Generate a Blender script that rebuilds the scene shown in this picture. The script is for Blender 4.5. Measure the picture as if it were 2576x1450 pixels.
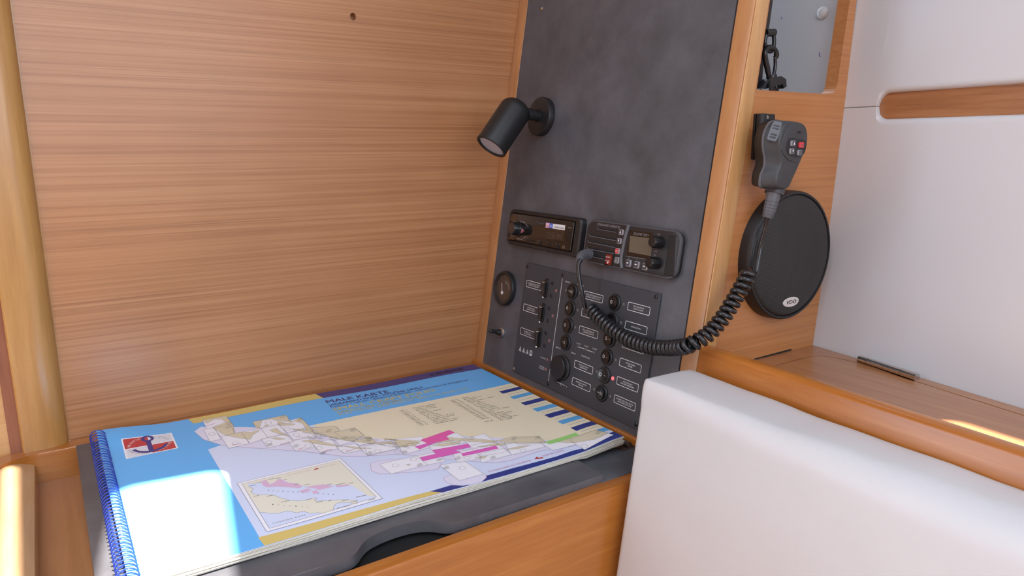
import bpy, bmesh, math, random
from mathutils import Vector, Matrix
random.seed(7)
for _o in list(bpy.data.objects): bpy.data.objects.remove(_o)
SC = bpy.context.scene; COL = SC.collection

# ------------------------------------------------------------------ camera, world, sun, exposure
W, H, PX, PY = 2576, 1450, 1288.0, 725.0
V1, V2 = (85.0, 365.0), (4050.0, 358.0)              # vanishing points of +Y and +X
FPX = math.sqrt(-((V1[0]-PX)*(V2[0]-PX) + (V1[1]-PY)*(V2[1]-PY)))
yc = Vector((V1[0]-PX, V1[1]-PY, FPX)).normalized()
xc = Vector((V2[0]-PX, V2[1]-PY, FPX)).normalized(); xc = (xc - yc*xc.dot(yc)).normalized()
zc = xc.cross(yc)
RW = Matrix((xc, yc, zc))                            # camera (x right, y down, z forward) -> world
TZ, BZ = 0.700, 0.709                                # table lid top, chart book cover
CAM = Vector((0, 0, BZ + 0.33))
cd = bpy.data.cameras.new('camera'); co = bpy.data.objects.new('camera', cd); COL.objects.link(co)
m3 = RW @ Matrix(((1, 0, 0), (0, -1, 0), (0, 0, -1)))
co.matrix_world = Matrix.Translation(CAM) @ m3.to_4x4()
cd.sensor_fit = 'HORIZONTAL'; cd.sensor_width = 36.0; cd.lens = FPX/W*36.0; cd.clip_start = 0.01
SC.camera = co
wd = bpy.data.worlds.new('world'); SC.world = wd; wd.use_nodes = True
bg = wd.node_tree.nodes['Background']; bg.inputs[0].default_value = (0.81, 0.95, 1.12, 1); bg.inputs[1].default_value = 3.3
SUN_DIR = Vector((-0.12, 0.30, -0.95)).normalized()
sd = bpy.data.lights.new('sun', 'SUN'); sd.energy = 18.0; sd.angle = math.radians(0.53); sd.color = (1.0, 0.97, 0.92)
so = bpy.data.objects.new('sun', sd); COL.objects.link(so); so.location = (0.5, -1.0, 4.0)
so.rotation_euler = SUN_DIR.to_track_quat('-Z', 'Y').to_euler()
vs = SC.view_settings; vs.view_transform = 'Standard'; vs.look = 'None'; vs.gamma = 1.0; vs.use_curve_mapping = False
vs.exposure = 0.35

# ------------------------------------------------------------------ pixel -> direction -> surface it touches
def ray(u, v): return RW @ Vector((u-PX, v-PY, FPX))
def hit(u, v, n, d):
    r = ray(u, v); n = Vector(n); return CAM + r*((d - n.dot(CAM))/n.dot(r))
LNV = Vector((1, 0, -.156)); LNL = LNV.length; LD = .549 - .156*.70   # leaning console plane
PO = Vector((.549, .917, .70)); EU = Vector((0, -1, 0)); EV = Vector((.156, 0, 1))/LNL; EN = Vector((-1, 0, .156))/LNL
def frame(o, u, v, w, s=.001):
    m = Matrix.Identity(4)
    for i in range(3): m[i][0], m[i][1], m[i][2], m[i][3] = u[i]*s, v[i]*s, w[i]*s, o[i]
    return m
FP = frame(PO, EU, EV, EN)                            # console frame in millimetres
SY = .498                                             # board with the loudspeaker
FB = frame((0, SY, 0), (1, 0, 0), (0, 0, 1), (0, -1, 0))
def pu(px, py, off=0.0):
    p = hit(px, py, LNV, LD - off*.001*LNL) - PO
    return (p.dot(EU)*1000, p.dot(EV)*1000)
def bd(px, py, off=0.0):
    p = hit(px, py, (0, 1, 0), SY - off*.001); return (p.x*1000, p.z*1000)
def bk(px, py):
    p = hit(px, py, (0, 0, 1), BZ); return (p.x, p.y)
def crop(x0, y0, s): return lambda a, b: (x0 + a*s, y0 + b*s)
c7 = crop(1260, 510, .10345); c8 = crop(1440, 530, .13106)
def P7(a, b, off=9): return pu(*c7(a, b), off)
def P8(a, b, off=9): return pu(*c8(a, b), off)

# ------------------------------------------------------------------ materials
def nodes(name):
    m = bpy.data.materials.new(name); m.use_nodes = True
    return m, m.node_tree, m.node_tree.nodes['Principled BSDF']
def mat(name, col, rough=.5, metal=0, coat=0, spec=.5, bump=0, bscale=400, var=0, vscale=30, emit=0):
    m, t, b = nodes(name)
    b.inputs['Base Color'].default_value = (*col, 1); b.inputs['Roughness'].default_value = rough
    b.inputs['Metallic'].default_value = metal; b.inputs['Coat Weight'].default_value = coat
    b.inputs['Coat Roughness'].default_value = .12; b.inputs['Specular IOR Level'].default_value = spec
    if bump or var:
        tc = t.nodes.new('ShaderNodeTexCoord')
    if bump:
        n = t.nodes.new('ShaderNodeTexNoise'); n.inputs['Scale'].default_value = bscale; n.inputs['Detail'].default_value = 3
        t.links.new(tc.outputs['Object'], n.inputs['Vector'])
        bp = t.nodes.new('ShaderNodeBump'); bp.inputs['Strength'].default_value = bump; bp.inputs['Distance'].default_value = .0005
        t.links.new(n.outputs['Fac'], bp.inputs['Height']); t.links.new(bp.outputs['Normal'], b.inputs['Normal'])
    if var:
        n2 = t.nodes.new('ShaderNodeTexNoise'); n2.inputs['Scale'].default_value = vscale; n2.inputs['Detail'].default_value = 5
        n2.inputs['Roughness'].default_value = .65
        t.links.new(tc.outputs['Object'], n2.inputs['Vector'])
        cr = t.nodes.new('ShaderNodeValToRGB'); cr.color_ramp.elements[0].position = .3; cr.color_ramp.elements[1].position = .72
        cr.color_ramp.elements[0].color = (*[c*(1-var) for c in col], 1); cr.color_ramp.elements[1].color = (*[min(1, c*(1+var)) for c in col], 1)
        t.links.new(n2.outputs['Fac'], cr.inputs['Fac']); t.links.new(cr.outputs['Color'], b.inputs['Base Color'])
    if emit:
        b.inputs['Emission Color'].default_value = (*col, 1); b.inputs['Emission Strength'].default_value = emit
    return m
def wood(name, lo, mid, hi, stretch, rough=.32, coat=.25, pore=.5, fleck=0.0, seed=0.0, coatr=.2):
    """veneer: streaks stretched along one axis (small scale = long grain), thin dark pores"""
    m, t, b = nodes(name); N = t.nodes.new; L = t.links.new
    tc = N('ShaderNodeTexCoord'); mp = N('ShaderNodeMapping'); mp.inputs['Scale'].default_value = stretch; mp.inputs['Location'].default_value = (seed, seed*.7, seed*1.3)
    L(tc.outputs['Object'], mp.inputs['Vector'])
    n1 = N('ShaderNodeTexNoise'); n1.inputs['Scale'].default_value = 1.0; n1.inputs['Detail'].default_value = 9; n1.inputs['Roughness'].default_value = .68; n1.inputs['Distortion'].default_value = .35
    L(mp.outputs['Vector'], n1.inputs['Vector'])
    cr = N('ShaderNodeValToRGB'); e = cr.color_ramp.elements
    e[0].position = .30; e[0].color = (*lo, 1); e[1].position = .70; e[1].color = (*hi, 1)
    k = e.new(.5); k.color = (*mid, 1)
    L(n1.outputs['Fac'], cr.inputs['Fac'])
    mp2 = N('ShaderNodeMapping'); mp2.inputs['Scale'].default_value = tuple(c*(3.2 if c > 20 else 2.2) for c in stretch); L(tc.outputs['Object'], mp2.inputs['Vector'])
    n2 = N('ShaderNodeTexNoise'); n2.inputs['Scale'].default_value = 1.0; n2.inputs['Detail'].default_value = 4; L(mp2.outputs['Vector'], n2.inputs['Vector'])
    r2 = N('ShaderNodeValToRGB'); r2.color_ramp.elements[0].position = .30; r2.color_ramp.elements[1].position = .40
    r2.color_ramp.elements[0].color = (1-pore, 1-pore, 1-pore, 1); r2.color_ramp.elements[1].color = (1, 1, 1, 1)
    L(n2.outputs['Fac'], r2.inputs['Fac'])
    mx = N('ShaderNodeMix'); mx.data_type = 'RGBA'; mx.blend_type = 'MULTIPLY'; mx.inputs[0].default_value = 1.0
    L(cr.outputs['Color'], mx.inputs[6]); L(r2.outputs['Color'], mx.inputs[7])
    out = mx.outputs[2]
    n3 = N('ShaderNodeTexNoise'); n3.inputs['Scale'].default_value = 5.0; n3.inputs['Detail'].default_value = 2; L(tc.outputs['Object'], n3.inputs['Vector'])
    r3 = N('ShaderNodeValToRGB'); r3.color_ramp.elements[0].position = .35; r3.color_ramp.elements[1].position = .65
    r3.color_ramp.elements[0].color = (.90, .88, .86, 1); r3.color_ramp.elements[1].color = (1.0, 1.0, 1.0, 1); L(n3.outputs['Fac'], r3.inputs['Fac'])
    m2 = N('ShaderNodeMix'); m2.data_type = 'RGBA'; m2.blend_type = 'MULTIPLY'; m2.inputs[0].default_value = 1.0
    L(out, m2.inputs[6]); L(r3.outputs['Color'], m2.inputs[7]); out = m2.outputs[2]
    L(out, b.inputs['Base Color'])
    b.inputs['Roughness'].default_value = rough; b.inputs['Coat Weight'].default_value = coat; b.inputs['Coat Roughness'].default_value = coatr
    bp = N('ShaderNodeBump'); bp.inputs['Strength'].default_value = .12; bp.inputs['Distance'].default_value = .0003
    L(n2.outputs['Fac'], bp.inputs['Height']); L(bp.outputs['Normal'], b.inputs['Normal'])
    return m
VEN = wood('veneer_bulkhead', (.335, .132, .050), (.44, .196, .078), (.51, .252, .114), (1.6, 60, 270), .36, .15, .22)
VEN2 = wood('veneer_board', (.41, .152, .046), (.49, .200, .066), (.55, .245, .088), (2.6, 60, 210), .34, .3, .22, seed=3)
VENS = wood('veneer_shelf', (.29, .110, .038), (.37, .155, .062), (.43, .20, .088), (120, 5, 60), .30, .4, .2, seed=9)
VENW = wood('veneer_inset', (.27, .10, .036), (.37, .150, .055), (.44, .20, .085), (60, 5, 150), .32, .3, .25, seed=5)
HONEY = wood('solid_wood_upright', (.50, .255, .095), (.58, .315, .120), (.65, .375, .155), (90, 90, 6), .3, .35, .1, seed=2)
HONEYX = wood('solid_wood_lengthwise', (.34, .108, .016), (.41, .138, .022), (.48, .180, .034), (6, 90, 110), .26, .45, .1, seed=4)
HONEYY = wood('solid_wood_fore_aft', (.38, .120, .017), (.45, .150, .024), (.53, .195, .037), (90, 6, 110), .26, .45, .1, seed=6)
POST = wood('solid_wood_post', (.39, .190, .055), (.46, .232, .069), (.53, .288, .095), (90, 90, 6), .3, .35, .12, seed=21)
BEADW = wood('solid_wood_bead', (.47, .27, .135), (.54, .33, .175), (.60, .39, .215), (90, 6, 90), .22, .5, .08, seed=22)
PINK = wood('solid_wood_pilaster', (.44, .203, .076), (.50, .242, .094), (.56, .29, .120), (90, 90, 7), .34, .25, .08, seed=8)
REDW = wood('dark_red_wood', (.22, .07, .03), (.27, .09, .04), (.31, .115, .055), (90, 90, 6), .4, .1, .15, seed=11)
TRAYW = wood('tray_wood', (.36, .140, .050), (.43, .178, .068), (.50, .225, .092), (60, 4, 60), .3, .3, .08, seed=12)
SLATE = mat('slate_laminate', (.086, .089, .100), .42, var=.34, vscale=16, bump=.12, bscale=900)
SLATEL = mat('slate_laminate_lid', (.090, .088, .096), .36, var=.24, vscale=22, bump=.15, bscale=900)
PLATE = mat('switch_plate_charcoal', (.042, .045, .054), .48, bump=.1, bscale=2500)
BLACK = mat('matt_black', (.012, .012, .013), .42)
BLACKS = mat('satin_black', (.010, .010, .011), .22)
GLOSSB = mat('gloss_black', (.008, .007, .006), .07, coat=.5)
VOID = mat('dark_void', (.006, .006, .006), .8)
RUB = mat('black_rubber', (.013, .013, .014), .38, bump=.1, bscale=900)
CORD = mat('cord_black', (.014, .014, .016), .24, coat=.15)
GREYP = mat('grey_plastic', (.10, .10, .112), .45)
GREYL = mat('light_grey_button', (.27, .27, .29), .4)
GREYD = mat('dark_grey_button', (.055, .055, .063), .45)
MICB = mat('mic_charcoal', (.040, .041, .044), .46, bump=.2, bscale=1500)
PRW = mat('print_white', (.75, .75, .75), .5)
PRG = mat('print_grey', (.30, .30, .31), .5)
WHITE = mat('white_gelcoat', (.60, .60, .612), .36, bump=.05, bscale=300)
WHITEIN = mat('white_liner', (.66, .645, .66), .5, bump=.1, bscale=500)
VINYL = mat('white_vinyl', (.60, .595, .60), .42, bump=.22, bscale=1400, var=.015, vscale=20)
CHROME = mat('chrome', (.62, .61, .60), .12, metal=1)
STEEL = mat('brushed_steel', (.45, .44, .43), .3, metal=1)
BRONZE = mat('brown_hinge', (.10, .068, .055), .42, metal=.2)
RED = mat('red_button', (.62, .045, .055), .4)
DRED = mat('distress_red', (.20, .012, .010), .18, coat=.4)
LEDR = mat('led_red_lit', (1.0, .10, .12), .4, emit=1.2)
LEDP = mat('led_pink', (.22, .10, .10), .3)
LEDC = mat('led_clear', (.10, .095, .09), .25)
LCD = mat('lcd_grey_olive', (.125, .105, .075), .25)
AMBER = mat('display_brown', (.040, .022, .012), .18)
SEG = mat('display_segments', (.075, .06, .045), .5)
GFACE = mat('gauge_face', (.045, .034, .030), .35)
PGLASS = mat('lens_frosted', (.42, .44, .50), .35)
# chart book colours
SKYB = mat('print_sky_blue', (.135, .46, .88), .34, spec=.28)
CREAM = mat('print_cream', (.82, .745, .55), .34, spec=.28)
NAVY = mat('print_navy', (.035, .052, .24), .34, spec=.28)
NAVY2 = mat('print_navy_violet', (.062, .055, .20), .34, spec=.28)
YEL = mat('print_yellow', (.68, .52, .17), .34, spec=.28)
TITY = mat('print_title_yellow', (.66, .55, .20), .3)
SEA = mat('print_sea', (.66, .73, .92), .34, spec=.28)
SEAL = mat('print_sea_lilac', (.74, .73, .88), .34, spec=.28)
CHW = mat('print_chart_white', (.86, .86, .92), .34, spec=.28)
LAND = mat('print_land', (.70, .63, .46), .34, spec=.28)
LANDP = mat('print_land_pale', (.78, .76, .64), .34, spec=.28)
LINE = mat('print_line', (.27, .25, .28), .4)
COAST = mat('print_coast', (.20, .20, .17), .4)
PINKL = mat('print_pink_line', (.62, .30, .42), .4)
PINKS = mat('print_pink_fill', (.70, .48, .66), .3)
MAG = mat('marker_magenta', (.80, .12, .42), .3)
MAG2 = mat('marker_magenta_sea', (.74, .14, .52), .3)
GRN = mat('marker_green', (.34, .66, .20), .3)
TABB = mat('print_tab_blue', (.12, .40, .74), .34, spec=.28)
LOGOR = mat('logo_red', (.52, .05, .055), .34, spec=.28)
LOGON = mat('logo_navy', (.055, .045, .22), .34, spec=.28)
INK = mat('marker_ink', (.006, .006, .008), .35)
PAGE = mat('paper', (.72, .68, .60), .7, var=.06, vscale=200)
COIL = mat('blue_plastic_coil', (.022, .055, .36), .22, coat=.3)
def glass_thin(name):
    m, t, b = nodes(name); t.nodes.remove(b); N = t.nodes.new; L = t.links.new
    tr = N('ShaderNodeBsdfTransparent'); gl = N('ShaderNodeBsdfGlossy'); gl.inputs['Roughness'].default_value = .05
    fr = None; mx = N('ShaderNodeMixShader')
    mx.inputs[0].default_value = .10; L(tr.outputs[0], mx.inputs[1]); L(gl.outputs[0], mx.inputs[2])
    L(mx.outputs[0], t.nodes['Material Output'].inputs['Surface']); return m
GLASS = glass_thin('thin_glass')
def grille_mat():
    m, t, b = nodes('perforated_grille'); N = t.nodes.new; L = t.links.new
    tc = N('ShaderNodeTexCoord'); sp = N('ShaderNodeSeparateXYZ'); L(tc.outputs['Object'], sp.inputs[0])
    def mth(op, a, bv=None):
        n = N('ShaderNodeMath'); n.operation = op
        for i, q in enumerate((a, bv)):
            if q is None: continue
            if isinstance(q, (int, float)): n.inputs[i].default_value = q
            else: L(q, n.inputs[i])
        return n.outputs[0]
    P = .0024
    def dots(ox, oz):
        fx = mth('SUBTRACT', mth('FRACT', mth('ADD', mth('DIVIDE', sp.outputs['X'], P), ox)), .5)
        fz = mth('SUBTRACT', mth('FRACT', mth('ADD', mth('DIVIDE', sp.outputs['Z'], P*1.732), oz)), .5)
        fz = mth('MULTIPLY', fz, 1.732)
        return mth('LESS_THAN', mth('ADD', mth('MULTIPLY', fx, fx), mth('MULTIPLY', fz, fz)), .10)
    d = mth('MAXIMUM', dots(0.0, 0.0), dots(.5, .5))
    mx = N('ShaderNodeMix'); mx.data_type = 'RGBA'; L(d, mx.inputs[0])
    mx.inputs[6].default_value = (.030, .030, .030, 1); mx.inputs[7].default_value = (.002, .002, .002, 1)
    L(mx.outputs[2], b.inputs['Base Color']); b.inputs['Roughness'].default_value = .45
    return m
GRILLE = grille_mat()

# ------------------------------------------------------------------ mesh helpers
ID = Matrix.Identity(4)
def finish(bm, name, m, smooth=0):
    me = bpy.data.meshes.new(name); bmesh.ops.recalc_face_normals(bm, faces=bm.faces)
    bm.to_mesh(me); bm.free()
    if m: me.materials.append(m)
    if smooth:
        me.polygons.foreach_set('use_smooth', [True]*len(me.polygons))
        me.set_sharp_from_angle(angle=math.radians(smooth))
    return me
def obj(name, bm, m, parent=None, smooth=0, xf=None):
    me = bm if isinstance(bm, bpy.types.Mesh) else finish(bm, name, m, smooth)
    o = bpy.data.objects.new(name, me); COL.objects.link(o)
    if parent is not None:
        o.parent = parent
        base = Matrix.Translation(-parent.location) if parent.get('_thing') else ID
        o.matrix_local = base @ (xf or ID)
    elif xf: o.matrix_world = xf
    return o
def tag(o, label=None, cat=None, group=None, kind=None):
    if label: o['label'] = label
    if cat: o['category'] = cat
    if group: o['group'] = group
    if kind: o['kind'] = kind
    return o
def thing(name, loc, label, cat, group=None):
    o = bpy.data.objects.new(name, None); COL.objects.link(o); o.location = loc; o.empty_display_size = .02
    o['_thing'] = 1
    return tag(o, label, cat, group)
def struct(name, loc=(0, 0, 0)):
    o = bpy.data.objects.new(name, None); COL.objects.link(o); o.location = loc; o.empty_display_size = .02; o['_thing'] = 1
    o['kind'] = 'structure'; return o
def NB(): return bmesh.new()
def prism(poly, w0, w1, F=ID, bev=0, seg=2, bm=None, bev_side=0):
    own = bm is None; b = NB()
    lo = [b.verts.new((p[0], p[1], w0)) for p in poly]; up = [b.verts.new((p[0], p[1], w1)) for p in poly]
    n = len(poly); b.faces.new(lo[::-1]); top = b.faces.new(up)
    for i in range(n): b.faces.new((lo[i], lo[(i+1) % n], up[(i+1) % n], up[i]))
    if bev: bmesh.ops.bevel(b, geom=list(top.edges), offset=bev, segments=seg, affect='EDGES', profile=.5)
    b.transform(F)
    return b if own else join(bm, b)
def join(a, b):
    me = bpy.data.meshes.new('tmp'); b.to_mesh(me); b.free(); a.from_mesh(me); bpy.data.meshes.remove(me); return a
def rect(x0, y0, x1, y1): return [(x0, y0), (x1, y0), (x1, y1), (x0, y1)]
def rrect(x0, y0, x1, y1, r, n=6):
    out = []
    for cx, cy, a0 in ((x1-r, y1-r, 0), (x0+r, y1-r, 90), (x0+r, y0+r, 180), (x1-r, y0+r, 270)):
        for i in range(n+1):
            a = math.radians(a0 + 90*i/n); out.append((cx + r*math.cos(a), cy + r*math.sin(a)))
    return out
def circ(cx, cy, r, n=32, ry=None): return [(cx + r*math.cos(2*math.pi*i/n), cy + (ry or r)*math.sin(2*math.pi*i/n)) for i in range(n)]
def box(x0, y0, z0, x1, y1, z1, F=ID, bev=0, seg=2, bm=None):
    b = NB(); bmesh.ops.create_cube(b, size=1.0)
    b.transform(Matrix.Translation(((x0+x1)/2, (y0+y1)/2, (z0+z1)/2)) @ Matrix.Diagonal((x1-x0, y1-y0, z1-z0, 1)))
    if bev: bmesh.ops.bevel(b, geom=list(b.edges), offset=bev, segments=seg, affect='EDGES', profile=.5)
    b.transform(F)
    return b if bm is None else join(bm, b)
def lathe(prof, F=ID, n=40, bm=None, cap0=True, cap1=True, c=(0, 0)):
    b = NB(); rings = []
    for r, h in prof:
        if r < 1e-9: rings.append([b.verts.new((c[0], c[1], h))])
        else: rings.append([b.verts.new((c[0]+r*math.cos(2*math.pi*i/n), c[1]+r*math.sin(2*math.pi*i/n), h)) for i in range(n)])
    for A, B in zip(rings, rings[1:]):
        for i in range(n):
            j = (i+1) % n
            if len(A) == 1 and len(B) == 1: continue
            if len(A) == 1: b.faces.new((A[0], B[i], B[j]))
            elif len(B) == 1: b.faces.new((A[i], A[j], B[0]))
            else: b.faces.new((A[i], A[j], B[j], B[i]))
    if cap0 and len(rings[0]) > 1: b.faces.new(rings[0][::-1])
    if cap1 and len(rings[-1]) > 1: b.faces.new(rings[-1])
    b.transform(F)
    return b if bm is None else join(bm, b)
def ringplate(outer, inner, w0, w1, F=ID, bev=0):
    """flat frame: outer and inner loop with the same number of points"""
    b = NB(); n = len(outer)
    L = [[b.verts.new((p[0], p[1], w)) for p in q] for q, w in ((outer, w0), (outer, w1), (inner, w1), (inner, w0))]
    for k in range(4):
        A, B = L[k], L[(k+1) % 4]
        for i in range(n): b.faces.new((A[i], A[(i+1) % n], B[(i+1) % n], B[i]))
    b.transform(F); return b
def loft(loops, F=ID, cap0=True, cap1=True):
    b = NB(); R = [[b.verts.new(p) for p in lp] for lp in loops]; n = len(R[0])
    for A, B in zip(R, R[1:]):
        for i in range(n): b.faces.new((A[i], A[(i+1) % n], B[(i+1) % n], B[i]))
    if cap0: b.faces.new(R[0][::-1])
    if cap1: b.faces.new(R[-1])
    b.transform(F); return b
def spline(pts, n=12):
    P = [Vector(p) for p in pts]; P = [P[0]*2-P[1]] + P + [P[-1]*2-P[-2]]; out = []
    for i in range(1, len(P)-2):
        for k in range(n):
            t = k/n; a, b, c, d = P[i-1:i+3]
            out.append(.5*((2*b) + (c-a)*t + (2*a-5*b+4*c-d)*t*t + (3*b-a-3*c+d)*t**3))
    out.append(P[-2]); return out
def tube(pts, r, n=8, bm=None, caps=True):
    b = NB(); P = [Vector(p) for p in pts]; rings = []; up = None
    for i, p in enumerate(P):
        t = (P[min(i+1, len(P)-1)] - P[max(i-1, 0)]).normalized()
        if up is None: up = t.orthogonal().normalized()
        up = (up - t*up.dot(t)).normalized(); s = t.cross(up)
        rr = r[i] if isinstance(r, (list, tuple)) else r
        rings.append([b.verts.new(p + (up*math.cos(2*math.pi*k/n) + s*math.sin(2*math.pi*k/n))*rr) for k in range(n)])
    for A, B in zip(rings, rings[1:]):
        for k in range(n): b.faces.new((A[k], A[(k+1) % n], B[(k+1) % n], B[k]))
    if caps: b.faces.new(rings[0][::-1]); b.faces.new(rings[-1])
    return b if bm is None else join(bm, b)
_tc = {}
def glyphs(s, bold=False):
    """flat text as (verts2d, faces, width); cap height about .73 of size 1"""
    if (s, bold) in _tc: return _tc[(s, bold)]
    cu = bpy.data.curves.new('t', 'FONT'); cu.body = s; cu.size = 1.0; cu.resolution_u = 2
    o = bpy.data.objects.new('t', cu); COL.objects.link(o)
    dg = bpy.context.evaluated_depsgraph_get(); me = o.evaluated_get(dg).to_mesh()
    v = [(q.co.x, q.co.y) for q in me.vertices]; f = [tuple(p.vertices) for p in me.polygons]
    o.evaluated_get(dg).to_mesh_clear(); bpy.data.objects.remove(o); bpy.data.curves.remove(cu)
    if bold:                                            # heavier strokes: the outline laid over itself, shifted
        v0_, f0_ = list(v), list(f)
        for dx, dy in ((.022, 0), (-.022, 0), (0, .012)):
            n0 = len(v); v += [(a + dx, b_ + dy) for a, b_ in v0_]; f += [tuple(i + n0 for i in q) for q in f0_]
    x0 = min((a for a, _ in v), default=0); x1 = max((a for a, _ in v), default=1)
    _tc[(s, bold)] = ([(a-x0, b) for a, b in v], f, x1-x0); return _tc[(s, bold)]
def text_bm(s, x, y, h, F=ID, w=0.0, align='c', width=None, bold=False, rot=0, slant=0, bm=None):
    """lettering with cap height h, centred on / starting at (x, y) in frame F at height w"""
    v, f, tw = glyphs(s, bold); k = h/.73; kx = k if width is None else width/max(tw, 1e-6)
    ox = {'c': -tw*kx/2, 'l': 0, 'r': -tw*kx}[align]; ca, sa = math.cos(rot), math.sin(rot)
    b = NB(); vv = []
    for a, c in v:
        X, Y = ox + a*kx + slant*c*k, c*k - h/2
        vv.append(b.verts.new((x + X*ca - Y*sa, y + X*sa + Y*ca, w)))
    for q in f:
        try: b.faces.new([vv[i] for i in q])
        except ValueError: pass
    b.transform(F)
    return b if bm is None else join(bm, b)

# ------------------------------------------------------------------ the cabin shell
WY = .940
# back bulkhead with a drilled hole
hc = hit(888, 42, (0, 1, 0), WY)
b = NB()
outer = [b.verts.new(p) for p in ((-.003, WY, .40), (.75, WY, .40), (.75, WY, 1.95), (-.003, WY, 1.95))]
hr = .0042; hole = [b.verts.new((hc.x + hr*math.cos(2*math.pi*i/24), WY, hc.z + hr*1.15*math.sin(2*math.pi*i/24))) for i in range(24)]
eds = [b.edges.new((outer[i], outer[(i+1) % 4])) for i in range(4)] + [b.edges.new((hole[i], hole[(i+1) % 24])) for i in range(24)]
bmesh.ops.triangle_fill(b, use_beauty=True, edges=eds)
hole2 = [b.verts.new((v.co.x, WY + .011, v.co.z)) for v in hole]
for i in range(24): b.faces.new((hole[i], hole[(i+1) % 24], hole2[(i+1) % 24], hole2[i]))
b.faces.new(hole2)
back = [b.verts.new((x, WY + .018, z)) for x, z in ((-.003, .40), (.75, .40), (.75, 1.95), (-.003, 1.95))]
for i in range(4): b.faces.new((outer[i], outer[(i+1) % 4], back[(i+1) % 4], back[i]))
b.faces.new(back)
tag(obj('wall_back', b, VEN), kind='structure')
# rounded post ending the bulkhead on the left
prof = [(-.003, WY + .018), (-.003, WY - .0005)]
for i in range(9):
    a = math.radians(90*i/8); prof.append((-.004 - .022*(1-math.cos(a)), WY - .0005 - .016*math.sin(a)))
prof += [(-.047, WY - .0165), (-.0485, WY - .015), (-.0485, WY + .018)]
b = prism(prof[::-1], .6985, 1.95); tag(obj('trim_1', b, POST, smooth=35), kind='structure')
b = box(-.060, WY - .010, .6996, -.0487, WY + .018, 1.95); tag(obj('trim_2', b, REDW), kind='structure')
b = box(-.42, WY - .006, .40, -.0602, WY + .018, 1.95); tag(obj('wall_left', b, wood('veneer_left_panel', (.52, .26, .09), (.60, .33, .125), (.66, .40, .17), (4, 60, 60), .28, .4, .12, seed=14)), kind='structure')
# floor and deck head with two small deck hatches that let the sun in
tag(obj('floor', box(-2.6, -3.0, -.03, 1.6, 1.0, 0.0), wood('cabin_sole', (.12, .075, .045), (.17, .11, .07), (.22, .15, .10), (60, 3, 60), .35, .2, .3)), kind='structure')
CZ = 1.95
def through(p, z=CZ): return Vector(p) + SUN_DIR*((z - p[2])/SUN_DIR.z)
def hatch_loop(c, w, l, r, rot):
    return [(c.x + x*math.cos(rot) - y*math.sin(rot), c.y + x*math.sin(rot) + y*math.cos(rot)) for x, y in rrect(-w/2, -l/2, w/2, l/2, r, 5)]
ROT = math.radians(-9)
pat = Vector((.0785, .744, BZ)) + Vector((-.15*math.sin(-ROT), -.15*math.cos(ROT), 0))   # middle of the sunlit patch on the book
h1 = through(pat); lp1 = hatch_loop(h1, .102, .30, .022, ROT)
h2 = through(Vector((.6285, .09, .7968))); lp2 = hatch_loop(h2, .046, .40, .024, math.radians(-3))
b = NB()
o4 = [b.verts.new((x, y, CZ)) for x, y in ((-1.72, -2.22), (1.05, -2.22), (1.05, 1.0), (-1.72, 1.0))]
eds = [b.edges.new((o4[i], o4[(i+1) % 4])) for i in range(4)]
lp3 = rrect(-.80, -1.9, .04, .36, .08, 5)              # the open companionway above the cabin sole
lp4 = hatch_loop(through(Vector((-.0545, .62, .696))), .0125, .56, .006, math.radians(1.0))   # unseen slot added to throw a sun stripe along the end bead
for lp in (lp1, lp2, lp3, lp4):
    vv = [b.verts.new((x, y, CZ)) for x, y in lp]; eds += [b.edges.new((vv[i], vv[(i+1) % len(vv)])) for i in range(len(vv))]
bmesh.ops.triangle_fill(b, use_beauty=True, edges=eds)
ex = bmesh.ops.extrude_face_region(b, geom=list(b.faces))
for v in ex['geom']:
    if isinstance(v, bmesh.types.BMVert): v.co.z += .012
tag(obj('ceiling', b, WHITEIN), kind='structure')
# the rest of the cabin behind the camera: open companionway above, far side and aft bulkhead
tag(obj('wall_far', box(-1.72, -2.2, 0.0, -1.70, 1.0, 1.95), VEN2), kind='structure')
tag(obj('wall_aft', box(-1.70, -2.22, 0.0, 1.05, -2.20, 1.0), VEN2), kind='structure')

# ------------------------------------------------------------------ chart table
FRY0, FRY1 = .518, .5035
tb = thing('chart_table', (.25, .72, .0), 'honey wood chart table with slate grey lid under the chart book', 'table')
# tray floor, back rail and rounded end bead
b = box(-.045, .521, .655, .56, .918, .664); obj('tray_floor', b, TRAYW, tb)
rail = [(-.040, .9395), (.035, .9395), (.56, .9395), (.56, .9135), (.035, .9135), (-.034, .9135)]
arc = []
cxr, cyr = -.034, .865
for i in range(9):
    a = math.radians(90 + 80*i/8); arc.append((cxr + .0485*math.cos(a), cyr + .0485*math.sin(a)))
arco = []
for i in range(9):
    a = math.radians(170 - 80*i/8); arco.append((cxr + .0715*math.cos(a), cyr + .0715*math.sin(a)))
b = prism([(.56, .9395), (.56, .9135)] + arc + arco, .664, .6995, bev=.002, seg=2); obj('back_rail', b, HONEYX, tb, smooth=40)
lip = [(x, y) for x, y in arc]; lip2 = [(cxr + .046*math.cos(math.radians(90 + 80*i/8)), cyr + .046*math.sin(math.radians(90 + 80*i/8))) for i in range(9)]
b = NB()                                              # quarter-round bead along the left side of the tray
pr = [(-.0385, .655), (-.0385, .6850)]
for i in range(13):
    t = i/12; pr.append((-.0392 - .053*t, .6850 + .0115*math.sin(math.radians(10 + 150*t))))
pr += [(-.0925, .655)]
L0 = [(x, .9130, z) for x, z in pr]; L1 = [(x, .30, z) for x, z in pr]
b = loft([L1, L0]); obj('end_bead', b, BEADW, tb, smooth=40)
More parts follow.
